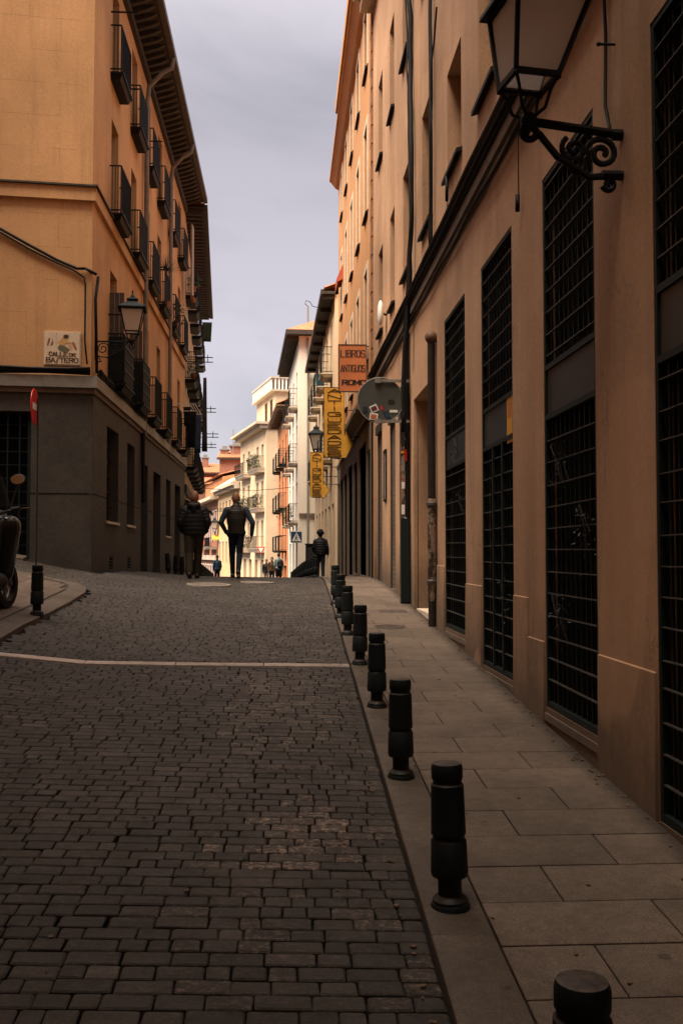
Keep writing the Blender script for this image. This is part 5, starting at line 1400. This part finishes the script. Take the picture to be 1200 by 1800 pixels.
for (p0, p1, w) in (((0, .08), (-.02, -.05), .05), ((-.02, -.05), (-.09, -.18), .03), ((-.02, -.05), (.07, -.18), .03), ((0, .03), (.08, -.04), .025), ((0, .03), (-.07, -.03), .025)): m.bar((c.x + p0[0], 49.951, c.z + p0[1]), (c.x + p1[0], 49.951, c.z + p1[1]), w, .006, (0, 1, 0))
m.ball((c.x, 49.95, c.z + .11), .03, .005, .03); m.build('walking_figure', m_ink, t)
c = at(458.5, 968, 75); t = thing('yield_sign', 'red bordered inverted triangle yield sign before the cream building', 'traffic sign', (c.x, 75, base(75)))
post(c.x, 75.03, base(75), c.z + .2).build('post', m_zinc, t, True)
for nm, k, mt, y_ in (('red_border', 1.0, m_redp, 74.98), ('white_field', .62, m_wht, 74.965)):
    tri = [(-.33 * k, .29 * k - (1 - k) * .0), (.33 * k, .29 * k), (0, -.29 * k)]; o0 = (1 - k) * .09
    m = MB(); m.hexa([(c.x + x, y_, c.z + z + o0) for x, z in tri], [(c.x + x, y_ + .012, c.z + z + o0) for x, z in tri]); m.build(nm, mt, t)
# no entry sign by the left corner, seen almost edge-on
c = at(62, 715, 17.0); g0 = G(c.x, 17.0)
t = thing('no_entry_sign', 'red no entry sign seen almost edge-on against the dark corner gate', 'traffic sign', (c.x, 17, g0))
post(c.x + .04, 17.03, g0, c.z + .15, .018).build('post', m_shut, t, True)
def rotdisc(r, th, off, ang, mat, name, bar=False):
    ca, sa = cos(ang), sin(ang); m = MB(lambda p: (c.x + p[0] * ca - (p[1] + off) * sa, 17 + p[0] * sa + (p[1] + off) * ca, c.z + p[2]))
    if bar: m.box(-r * .7, r * .7, 0, th, -.055, .055)
    else: m.hexa([(r * cos(2*pi*k/36), 0, r * sin(2*pi*k/36)) for k in range(36)], [(r * cos(2*pi*k/36), th, r * sin(2*pi*k/36)) for k in range(36)])
    m.build(name, mat, t)
A = R(92)
rotdisc(.305, .012, 0, A, m_redp, 'disc'); rotdisc(.27, .004, -.006, A, m_wht, 'bar', True); rotdisc(.27, .004, .014, A, m_wht, 'rear_bar', True)
# white rag/light on the granite wall
# utility cabinet
p = at(548, 1000, 40); t = thing('utility_cabinet', 'dark green street cabinet behind the right hand bollard row', 'cabinet', (p.x, 40, base(40)))
m = MB(); m.box(p.x - .25, p.x + .22, 39.8, 40.25, base(40), base(40) + 1.45); m.build('body', m_irong, t, bevel=.02)
m = MB(); m.box(p.x - .28, p.x + .25, 39.77, 40.28, base(40) + 1.45, base(40) + 1.51); m.build('lid', m_irong, t); m = MB(); m.box(p.x - .2, p.x + .17, 39.785, 39.798, base(40) + .15, base(40) + 1.35); m.build('door', m_shut, t)
# span wire
t = thing('span_wire', 'thin wire strung across the far street between facades', 'cable', (0, 60, 6)); cable([at(355, 858, 60), at(400, 861, 60), at(450, 862, 60), at(490, 859, 60), at(523, 855, 60)], .018, parent=t, name='wire')

# ------------------------------------------------------------------ people
def blobmesh(name, mat, parent, build_fn, voxel, smooth=2):
    m = MB(); build_fn(m); o = m.build(name, mat, parent); bake(o, [('REMESH', dict(mode='VOXEL', voxel_size=voxel)), ('SMOOTH', dict(factor=.5, iterations=smooth))])
    if not o.data.materials: o.data.materials.append(mat)
    return o
def quilt(m, prof, c, step, amp, n=28, off=(0, 0)):
    """elliptical quilted torso: prof rows (z, rx, ry)"""
    z0, z1 = prof[0][0], prof[-1][0]; N = int((z1 - z0) / (step / 6)); rings = []
    for k in range(N + 1):
        z = z0 + (z1 - z0) * k / N
        for a, b in zip(prof, prof[1:]):
            if a[0] <= z <= b[0] + 1e-6: f = (z - a[0]) / (b[0] - a[0]); rx = a[1] + (b[1] - a[1]) * f; ry = a[2] + (b[2] - a[2]) * f; break
        q = amp * abs(sin(pi * (z - z0) / step)) - amp
        rings.append([m.a((c[0] + (rx + q) * cos(2*pi*i/n), c[1] + (ry + q) * sin(2*pi*i/n), z)) for i in range(n)])
    for k in range(N):
        for i in range(n): m.f.append([rings[k][i], rings[k][(i+1) % n], rings[k+1][(i+1) % n], rings[k+1][i]])
    m.f.append(rings[0][::-1]); m.f.append(rings[-1])
def qsleeve(m, p, q, r1, r2, step=.06, amp=.008):
    p = Vector(p); q = Vector(q); L = (q - p).length; n = max(1, int(L / step)); 
    for k in range(n): a = p.lerp(q, k / n); b = p.lerp(q, (k + 1) / n); ra = r1 + (r2 - r1) * k / n; m.capsule(a.lerp(b, .35), a.lerp(b, .65), ra, ra, 10)
    m.capsule(p, q, r1 - amp, r2 - amp, 10)
def person(loc, label, H, J, kit, face=0, vox=.011):
    """J: joints in a 1.75 m figure, x right, y forward, z up; kit: clothing"""
    k = H / 1.75
    t = thing('person', label, 'person', loc, rotz=face, local=True); t.scale = (k, k, k)
    sh, el, ha = J['sh'], J['el'], J['ha']; hp, kn, an = J['hp'], J['kn'], J['an']
    hd = Vector(J.get('head', (0, .02, 1.64)))
    def body(m):
        m.ball(tuple(hd), .078 * kit.get('hs', 1.04), .098 * kit.get('hs', 1.04), .118 * kit.get('hs', 1.04), 16, 12); m.capsule(hd + Vector((0, .02, -.07)), hd + Vector((0, .045, -.085)), .05, .045)
        m.capsule((0, -.02, 1.42), hd + Vector((0, -.01, -.08)), .062, .056)
        m.capsule(hd + Vector((0, .09, .0)), hd + Vector((0, .112, -.03)), .010, .014)       # nose
        m.capsule(hd + Vector((-.025, .088, -.068)), hd + Vector((.025, .088, -.068)), .008, .008)
        for s in (-1, 1): m.ball(tuple(hd + Vector((s * .080, -.005, -.01))), .012, .022, .034); m.ball(tuple(hd + Vector((s * .03, .088, .012))), .013, .01, .01)
        m.capsule((-.10, 0, 1.36), (.10, 0, 1.36), .10, .10, 14, .8); m.capsule((0, 0, 1.25), (0, 0, 1.0), .15, .13, 16, .72); m.capsule((-.06, 0, .93), (.06, 0, .93), .115, .115, 14, .85)
        for i in (0, 1):
            m.capsule(sh[i], el[i], .050, .040); m.capsule(el[i], ha[i], .040, .027)
            h = Vector(ha[i]); e = Vector(el[i]); d = (h - e).normalized(); sd = d.cross(Vector((0, 1, 0))).normalized(); fw = sd.cross(d).normalized()
            m.capsule(h + d * .02 - fw * .02, h + d * .075 - fw * .022, .020, .018); m.capsule(h + d * .02 + fw * .02, h + d * .075 + fw * .022, .020, .018)
            for f in range(4):
                o = fw * (-.033 + .022 * f); L = (.060, .075, .070, .052)[f]; inw = -sd * (.02 if i else -.02)
                a = h + d * .085 + o; b = a + d * L * .55 + inw * .4; c = b + d * L * .35 + inw * 1.0; m.capsule(a, b, .0095, .009, 8); m.capsule(b, c, .009, .008, 8)
            th = h + d * .03 + fw * .035; m.capsule(th, th + d * .03 + fw * .022, .011, .010, 8); m.capsule(th + d * .03 + fw * .022, th + d * .06 + fw * .024, .010, .009, 8)
            m.capsule(hp[i], kn[i], .080, .052); m.capsule(kn[i], an[i], .052, .036)
            f = Vector(an[i]); m.capsule(f + Vector((0, 0, -.03)), f + Vector((0, .13, -.045)), .032, .026)
    blobmesh('body', kit.get('skin', m_skin), t, body, vox)
    # trousers
    def tro(m):
        m.capsule((-.075, 0, .93), (.075, 0, .93), .122 * kit.get('wide', 1), .122 * kit.get('wide', 1), 14, .9)
        w = kit.get('leg', 1.0)
        m.capsule((-.06, 0, 1.02), (.06, 0, 1.02), .105, .105, 14, .85)
        for i in (0, 1):
            m.capsule(hp[i], kn[i], .092 * w, .068 * w); kk = Vector(kn[i]); aa = Vector(an[i])
            e = kk.lerp(aa, kit.get('shorts', .98)) if not kit.get('shorts') else kk
            m.capsule(kk, kk.lerp(aa, .97), .066 * w, .052 * w) if not kit.get('shorts') else m.capsule(hp[i], Vector(hp[i]).lerp(kk, .9), .11, .10)
    blobmesh('trousers', kit['tm'], t, tro, vox * .95)
    jm = kit['jm']
    def jac(m):
        if kit.get('quilt'):
            quilt(m, kit.get('prof', [(.86, .215, .15), (1.0, .235, .165), (1.2, .245, .16), (1.36, .225, .14), (1.44, .15, .11), (1.50, .085, .085)]), (0, 0), kit.get('step', .075), kit.get('amp', .012))
            m.capsule((-.13, 0, 1.38), (.13, 0, 1.38), .085, .085, 14)
        else:
            m.capsule((0, 0, 1.28), (0, 0, 1.0), .165, .15, 16, .78); m.capsule((-.11, 0, 1.375), (.11, 0, 1.375), .095, .095, 14, .85); m.capsule((-.05, 0, .95), (.05, 0, .95), .14, .14, 14, .85)
        if not kit.get('vest'):
            for i in (0, 1):
                w = kit.get('arm', 1.0)
                (qsleeve if kit.get('quilt') else lambda a, b, c, d, e: a.capsule(b, c, d, e))(m, sh[i], el[i], .075 * w, .066 * w)
                (qsleeve if kit.get('quilt') else lambda a, b, c, d, e: a.capsule(b, c, d, e))(m, el[i], Vector(el[i]).lerp(Vector(ha[i]), .97), .066 * w, .050 * w)
        if kit.get('hood'): m.capsule((-.07, -.10, 1.46), (.07, -.10, 1.46), .065, .065); m.capsule((0, -.11, 1.44), (0, -.12, 1.36), .075, .05); m.capsule((-.07, .0, 1.5), (.07, 0, 1.5), .05, .05)
        else: m.capsule((0, -.01, 1.46), (0, .0, 1.515), .075, .066)
    blobmesh(kit.get('jname', 'jacket'), jm, t, jac, vox * .8, 1)
    if kit.get('vest'):
        def slv(m):
            for i in (0, 1): m.capsule(sh[i], el[i], .068, .056); m.capsule(el[i], Vector(el[i]).lerp(Vector(ha[i]), .95), .056, .040)
        blobmesh('sleeves', kit['vest'], t, slv, vox * .9)
    for i in (0, 1):
        a = Vector(an[i]); up = J.get('toe', (0, 0))[i]
        def shoe(m):
            m.capsule(a + Vector((0, -.05, -.035)), a + Vector((0, .17, -.050 + up)), .052, .042); m.capsule(a + Vector((0, -.01, .0)), a + Vector((0, .03, -.02)), .045, .045)
        blobmesh('shoe', kit.get('sm', m_shoe), t, shoe, vox * .8)
        m = MB(); d = Vector((0, .19, up)); b0 = a + Vector((0, -.04, -.075)); m.capsule(b0, b0 + d, .044, .038, 12); m.v = [(x, y, b0.z + (z - b0.z) * .45 if up == 0 else z) for x, y, z in m.v]; m.build('sole', m_sole if kit.get('sneaker') else m_shoe, t, True)
    hk = kit.get('hair')
    if hk:
        def hair(m):
            m.ball(tuple(hd + Vector((0, -.015, .03))), .088 * hk[1], .104 * hk[1], .108 * hk[1], 16, 12)
            if hk[2]: m.capsule(hd + Vector((0, -.07, .02)), hd + Vector((0, -.09, -hk[2])), .075, .05)
            if hk[1] > 1.3:
                for _ in range(70):
                    a = random.uniform(0, 2*pi); e = random.uniform(-.3, 1.5); r = .125; m.ball(tuple(hd + Vector((cos(a) * cos(e) * r, sin(a) * cos(e) * r - .02, sin(e) * r + .03))), .022, None, None, 6, 4)
        blobmesh('hair', hk[0], t, hair, vox)
    return t
zf = lambda x, y: G(x, y) if x < .8 else base(y) + KL
# man 1: hands in pockets
p = at(341, 1010, 20.3)
J1 = dict(sh=((-.185, -.01, 1.385), (.185, -.01, 1.385)), el=((-.275, -.06, 1.13), (.275, -.06, 1.13)), ha=((-.215, .05, .93), (.215, .05, .93)), hp=((-.085, 0, .92), (.085, 0, .92)), kn=((-.095, -.03, .50), (.075, .09, .51)), an=((-.07, -.20, .115), (.055, .10, .085)), toe=(-.035, 0), head=(0, .025, 1.635))
man1 = person((p.x, 20.3, G(p.x, 20.3)), 'bald man in black quilted puffer jacket and dark trousers walking away, hands in pockets', 1.76, J1,
    dict(tm=m_olive, jm=m_puff, quilt=True, hood=True, skin=m_skind, leg=1.32, wide=1.15, arm=1.18, hs=1.13, step=.085, amp=.006), 0)
# man 2: vest and denim sleeves, elbows out
p = at(415, 1012, 21.0)
J2 = dict(sh=((-.195, -.01, 1.39), (.195, -.01, 1.39)), el=((-.31, -.03, 1.14), (.335, -.05, 1.13)), ha=((-.20, .08, .92), (.31, .03, .87)), hp=((-.08, 0, .92), (.08, 0, .92)), kn=((-.085, .10, .52), (.07, .00, .50)), an=((-.075, .16, .085), (.055, -.24, .16)), toe=(0, -.07), head=(-.01, .02, 1.635))
man2 = person((p.x, 21.0, G(p.x, 21.0)), 'bald man in dark quilted vest, denim sleeves and dark jeans, striding with elbows out', 1.80, J2,
    dict(tm=m_jeans, jm=m_vest, jname='quilted_vest', quilt=True, vest=m_denim, skin=m_skind, leg=.98, sneaker=True, step=.055, amp=.003, prof=[(.90, .175, .13), (1.05, .178, .135), (1.2, .20, .145), (1.36, .205, .13), (1.44, .14, .10), (1.50, .08, .08)]), 0)
# man 3: afro
p = at(563, 1016, 35.5)
J3 = dict(sh=((-.18, 0, 1.385), (.18, 0, 1.385)), el=((-.245, .0, 1.12), (.25, -.03, 1.12)), ha=((-.21, .14, .95), (.27, .03, .88)), hp=((-.085, 0, .92), (.085, 0, .92)), kn=((-.09, .08, .51), (.09, .01, .50)), an=((-.095, .08, .085), (.09, -.14, .10)))
man3 = person((p.x, 35.5, base(35.5) + KL), 'person with round dark curly hair in black padded jacket on the right pavement', 1.72, J3,
    dict(tm=m_jeans, jm=m_puff, quilt=True, hair=(m_hair, 1.32, 0), leg=1.15, sneaker=True, step=.09), 0)
Jn = dict(sh=((-.175, 0, 1.38), (.175, 0, 1.38)), el=((-.22, 0, 1.11), (.22, 0, 1.11)), ha=((-.2, .1, .88), (.2, .1, .88)), hp=((-.085, 0, .92), (.085, 0, .92)), kn=((-.09, .05, .51), (.09, 0, .50)), an=((-.09, .08, .085), (.09, -.08, .09)))
p = at(490, 1000, 56); pb = person((p.x, 56, base(56)), 'person in pale blue shirt and dark shorts with dark backpack, walking away downhill', 1.80, Jn, dict(tm=m_puff, jm=simple('pale_blue_cotton', (.28, .36, .36), .9, .2), jname='shirt', shorts=True, hair=(m_hair, 1.03, 0)), 0, .016)
m = MB(); T0 = pb
t = thing('backpack', 'dark backpack on the back of the person in shorts far down the street', 'backpack', (p.x + .08, 55.78, base(56) + 1.0)); q = (p.x + .08, 55.74, base(56) + 1.2)
m.ball(q, .19, .13, .27, 16, 12); m.build('bag', m_puff, t, True); m = MB(); m.ball((q[0], q[1] - .1, q[2] - .1), .13, .06, .12); m.build('pocket', m_puff, t, True); m = MB(); m.tube([(q[0] - .12, q[1] + .06, q[2] + .2), (q[0] - .13, q[1] + .3, q[2] + .22), (q[0] - .12, q[1] + .36, q[2] - .1)], .015, 6); m.build('strap', m_puff, t)
p = at(478, 1000, 58); person((p.x, 58, base(58)), 'person with long brown hair and open brown jacket walking towards the camera', 1.66, Jn, dict(tm=m_jeans, jm=simple('brown_cloth', (.10, .055, .03), .85, .2), hair=(m_hairb, 1.08, .2)), pi, .016)
p = at(468, 1000, 60); person((p.x, 60, base(60)), 'smaller dark dressed person far down the street, left of the one in brown', 1.60, Jn, dict(tm=simple('grey_trousers', (.2, .18, .16), .85, .2), jm=m_puff, hair=(m_hair, 1.06, .12)), pi, .016)
p = at(382, 1000, 58); person((p.x, 58, G(p.x, 58)), 'person in dark blue shirt standing behind the left row of bollards', 1.72, Jn, dict(tm=m_jeans, jm=simple('blue_cotton', (.02, .05, .09), .9, .2), jname='shirt', hair=(m_hair, 1.05, 0)), .3, .016)

# ------------------------------------------------------------------ scooter at the left edge
m_sc = simple('black_scooter_paint', (.010, .010, .011), .18, .5, .2, 5, .02); m_tyre = simple('tyre_rubber', (.018, .018, .018), .85, .2, .2, 30, .3)
m_plast = simple('matt_black_plastic', (.02, .02, .02), .6, .4); m_chrome = simple('chrome', (.55, .53, .50), .12, .5, .1, 5, 0, metal=1.0)
m_smoke = simple('smoked_screen', (.02, .02, .02), .1, .5); m_smoke.node_tree.nodes['Principled BSDF'].inputs['Alpha'].default_value = .35
m_mir = simple('mirror_glass', (.75, .74, .72), .02, .5, .05, 5, 0, metal=1.0)
pS = at(-44, 1000, 11.5); sx_, sy_ = pS.x, 11.5
S = thing('motor_scooter', 'black motor scooter parked on the left corner pavement, cut by the left edge', 'scooter', (sx_, sy_, G(sx_, sy_) + .045), rotz=R(-9), local=True)
# local: +y forward ; scooter faces to -x after 96 deg turn -> tail towards the street
def sc(fn, name, mat, par=S, sm=True): m = MB(); fn(m); return m.build(name, mat, par, sm)
def wheel(yc, r, w, nm):
    def f(m):
        pr = [(r - .09, -w*.5), (r - .02, -w*.5), (r, -w*.25), (r, w*.25), (r - .02, w*.5), (r - .09, w*.5)]
        n = 28; rings = [[m.a((x, yc + rr * cos(2*pi*k/n), r + rr * sin(2*pi*k/n))) for k in range(n)] for rr, x in pr + [pr[0]]]
        for a, b in zip(rings, rings[1:]):
            for k in range(n): m.f.append([a[k], a[(k+1) % n], b[(k+1) % n], b[k]])
    wh = sc(f, 'wheel', m_tyre)
    def g(m):
        n = 24
        m.tube([(-.05, yc, r), (.05, yc, r)], .05, 14)
        for k in range(5):
            a = 2*pi*k/5; m.bar((0, yc + .04*cos(a), r + .04*sin(a)), (0, yc + (r-.09)*cos(a), r + (r-.09)*sin(a)), .03, .03)
        m.tube([(0, yc + (r-.095)*cos(2*pi*k/n), r + (r-.095)*sin(2*pi*k/n)) for k in range(n + 1)], .014, 6)
    sc(g, 'rim', m_zinc, wh)
wheel(.68, .27, .12, 'front'); wheel(-.68, .27, .14, 'rear')
def sm_blob(name, mat, fn, v=.014, par=S):
    m = MB(); fn(m); o = m.build(name, mat, par); return bake(o, [('REMESH', dict(mode='VOXEL', voxel_size=v)), ('SMOOTH', dict(factor=.5, iterations=4))])
sm_blob('rear_body', m_sc, lambda m: (m.capsule((0, -.15, .62), (0, -.80, .74), .19, .13, 16), m.capsule((0, -.25, .48), (0, -.62, .52), .17, .14, 16)))
sm_blob('seat', m_plast, lambda m: (m.capsule((0, -.05, .80), (0, -.36, .84), .14, .15, 16), m.capsule((0, -.40, .90), (0, -.75, .93), .14, .12, 16)))
sm_blob('floorboard', m_plast, lambda m: (m.capsule((-.13, .30, .32), (-.13, -.25, .33), .09, .10), m.capsule((.13, .30, .32), (.13, -.25, .33), .09, .10), m.capsule((0, .3, .32), (0, -.3, .34), .12, .12)))
sm_blob('front_fairing', m_sc, lambda m: (m.capsule((-.12, .42, .40), (-.16, .44, .90), .10, .13, 16), m.capsule((.12, .42, .40), (.16, .44, .90), .10, .13, 16), m.capsule((0, .55, .55), (0, .50, .98), .12, .12, 16)))
sm_blob('front_mudguard', m_sc, lambda m: (m.capsule((0, .50, .56), (0, .86, .50), .08, .06, 14),))
sc(lambda m: (m.tube([(-.09, .66, .27), (-.09, .50, .62)], .025, 8), m.tube([(.09, .66, .27), (.09, .50, .62)], .025, 8)), 'fork', m_zinc)
sc(lambda m: m.tube([(-.36, .24, 1.08), (-.2, .32, 1.06), (0, .38, 1.02), (.2, .32, 1.06), (.36, .24, 1.08)], .016, 8), 'handlebar', m_plast)
for s in (-1, 1):
    sc(lambda m: m.tube([(s * .27, .28, 1.08), (s * .38, .23, 1.09)], .022, 10), 'grip', m_plast)
    sc(lambda m: m.tube([(s * .2, .34, 1.08), (s * .42, .37, 1.10)], .006, 6), 'brake_lever', m_chrome)
    a = (s * .30, .36, 1.40)
    o = sc(lambda m: (m.tube([(s * .22, .34, 1.08), (s * .27, .36, 1.28), a], .007, 6), m.ball(a, .085, .03, .06, 16, 10)), 'mirror', m_plast)
    sc(lambda m: m.hexa([(a[0] + .075 * cos(2*pi*k/20), a[1] - .032, a[2] + .05 * sin(2*pi*k/20)) for k in range(20)], [(a[0] + .075 * cos(2*pi*k/20), a[1] - .026, a[2] + .05 * sin(2*pi*k/20)) for k in range(20)]), 'mirror_glass', m_mir, o)
def scr(m):
    n = 9; f = [];
    for off in (0, .004):
        g = []
        for j in range(7):
            for i in range(n): u = i / (n - 1) * 2 - 1; v = j / 6; w = .22 * (1 - .35 * v ** 2); g.append(m.a((u * w, .52 - .12 * u * u - .16 * v + off, 1.0 + v * .48)))
        for j in range(6):
            for i in range(n - 1): m.f.append([g[j*n+i], g[j*n+i+1], g[(j+1)*n+i+1], g[(j+1)*n+i]])
sc(scr, 'windscreen', m_smoke)
sc(lambda m: m.ball((0, -.93, .76), .10, .03, .04), 'tail_light', m_redp); sc(lambda m: m.ball((0, .66, .82), .14, .04, .07), 'headlight', m_chrome)
sc(lambda m: (m.tube([(.19, -.35, .28), (.20, -.75, .34)], .055, 12), m.tube([(.19, -.75, .34), (.2, -.80, .35)], .03, 10)), 'exhaust', m_chrome)
sc(lambda m: m.box(-.09, .09, -.975, -.965, .50, .62), 'number_plate', m_wht); sc(lambda m: m.bar((0, -.80, .70), (0, -.96, .58), .06, .02), 'plate_holder', m_plast)
S.scale = (1.1, 1.1, 1.1)

# litter: fallen leaves and scraps on the ground
lt = MB()
for _ in range(420):
    x = random.uniform(-2.6, 1.9); y = random.uniform(2.6, 15)
    if _ > 150: x = 1.95 - abs(random.gauss(0, .05)) if _ % 3 else curbR(y) - .07 - abs(random.gauss(0, .03))
    z = (G(x, y) + .006) if x < curbR(y) else base(y) + KL + .004
    if curbR(y) - .05 < x < curbR(y) + .05: continue
    s = random.uniform(.005, .014); a = random.uniform(0, pi); n = 5
    pts = [(x + s * random.uniform(.6, 1.2) * cos(a + 2*pi*k/n), y + s * random.uniform(.6, 1.2) * sin(a + 2*pi*k/n)) for k in range(n)]
    lt.hexa([(u, v, z + (v - y) * .06) for u, v in pts], [(u, v, z + .004 + (v - y) * .06) for u, v in pts])
o = lt.build('litter', simple('dry_leaf_scraps', (.16, .10, .06), .8, .2, .8, 30, 0)); tag(o, kind='stuff')

# ================================================================== unseen blocks beside and behind the camera, added and sized to shade the street
nb = thing('corner_shade_block', 'unseen block on the near left corner, made tall and deep to shade the street', 'building', (-5.2, 0, 0))  # out of view; height and depth chosen for the shade it casts
FN = Fr(-5.0, 0, 0, 1, 1, 0)
opn = [(s, s + .9, z, z + 2, .2) for s in (-1.5, 2, 5) for z in (5.2, 8.7, 11.7, 14.7, 17.7, 20.7)]
wall_mesh(FN, -3.5, 10.6, -3, 23.5, opn, .2, depth=32).build('wall', m_plL, nb)
for o in opn: window(FN, nb, *o[:4], .2, style='door')
m = MB(FN); m.box(-3.5, 10.9, -32, .7, 23.5, 23.7); m.build('eave', m_wdark, nb)
bb = thing('end_shade_block', 'unseen block added behind the viewpoint to shade the near street', 'building', (0, -3.6, -2))  # added out of view, tall and close to darken the foreground
FB = Fr(-16, -3.6, 1, 0, 0, 1); opb = [(s, s + .9, z, z + 2, .2) for s in (2, 5, 8, 11, 14, 17, 20) for z in (1, 4.5, 8, 11.5, 15, 18.5)]
wall_mesh(FB, 0, 24, -4, 26, opb, .2, depth=6).build('wall', m_plR, bb)
for o in opb: window(FB, bb, *o[:4], .2, style='door')

# ------------------------------------------------------------------ light and sky
SUN_EL, SUN_AZ = R(57), R(232)
sun = bpy.data.lights.new('sun', 'SUN'); sun.energy = 5.0; sun.angle = R(48); sun.color = (1.0, .84, .66)
so_ = bpy.data.objects.new('sun', sun); COL.objects.link(so_)
dv = Vector((sin(SUN_AZ) * cos(SUN_EL), cos(SUN_AZ) * cos(SUN_EL), sin(SUN_EL)))
so_.rotation_euler = dv.to_track_quat('Z', 'Y').to_euler()
w = bpy.data.worlds.new('World'); scene.world = w; w.use_nodes = True; nt = w.node_tree; N = nt.nodes; Lk = nt.links
bg = N['Background']; sky = N.new('ShaderNodeTexSky'); sky.sky_type = 'NISHITA'; sky.sun_disc = False; sky.sun_elevation = SUN_EL; sky.sun_rotation = SUN_AZ
tc = N.new('ShaderNodeTexCoord'); mp = N.new('ShaderNodeMapping'); mp.inputs['Scale'].default_value = (1.4, 1.4, 2.0); Lk.new(tc.outputs['Generated'], mp.inputs[0])
nz = N.new('ShaderNodeTexNoise'); nz.inputs['Scale'].default_value = 2.6; nz.inputs['Detail'].default_value = 7; nz.inputs['Roughness'].default_value = .52; nz.inputs['Distortion'].default_value = .5; Lk.new(mp.outputs[0], nz.inputs['Vector'])
cr = N.new('ShaderNodeValToRGB'); e = cr.color_ramp.elements; e[0].position = .37; e[0].color = (.385, .36, .39, 1); e[1].position = .62; e[1].color = (.545, .50, .54, 1); Lk.new(nz.outputs[0], cr.inputs[0])
# overcast sky: about three times brighter overhead than at the horizon
sp = N.new('ShaderNodeSeparateXYZ'); Lk.new(tc.outputs['Generated'], sp.inputs[0])
mr = N.new('ShaderNodeMapRange'); Lk.new(sp.outputs[2], mr.inputs[0]); mr.inputs[1].default_value = .42; mr.inputs[2].default_value = 1.0; mr.inputs[3].default_value = 6.4; mr.inputs[4].default_value = 17.0
mr2 = N.new('ShaderNodeMapRange'); Lk.new(sp.outputs[2], mr2.inputs[0]); mr2.inputs[1].default_value = .45; mr2.inputs[2].default_value = .9
wx = N.new('ShaderNodeMix'); wx.data_type = 'RGBA'; Lk.new(mr2.outputs[0], wx.inputs[0]); Lk.new(cr.outputs[0], wx.inputs[6]); wx.inputs[7].default_value = (.60, .53, .46, 1)
zr = N.new('ShaderNodeValToRGB'); ze = zr.color_ramp.elements; ze[0].position = .05; ze[0].color = (1.02, 1.0, 1.0, 1); ze[1].position = .40; ze[1].color = (.70, .70, .69, 1); ze2 = ze.new(.56); ze2.color = (1, 1, 1, 1); Lk.new(sp.outputs[2], zr.inputs[0])
zm = N.new('ShaderNodeMix'); zm.data_type = 'RGBA'; zm.blend_type = 'MULTIPLY'; zm.inputs[0].default_value = 1; Lk.new(wx.outputs[2], zm.inputs[6]); Lk.new(zr.outputs[0], zm.inputs[7])
vm = N.new('ShaderNodeVectorMath'); vm.operation = 'SCALE'; Lk.new(zm.outputs[2], vm.inputs[0]); Lk.new(mr.outputs[0], vm.inputs['Scale'])
mx = N.new('ShaderNodeMix'); mx.data_type = 'RGBA'; mx.inputs[0].default_value = .88; Lk.new(sky.outputs[0], mx.inputs[6]); Lk.new(vm.outputs[0], mx.inputs[7])
Lk.new(mx.outputs[2], bg.inputs[0]); bg.inputs[1].default_value = .10
scene.view_settings.view_transform = 'Standard'; scene.view_settings.look = 'None'; scene.view_settings.exposure = 1.24; scene.view_settings.gamma = 1
scene.cycles.max_bounces = 6; scene.cycles.diffuse_bounces = 4; scene.cycles.transparent_max_bounces = 8
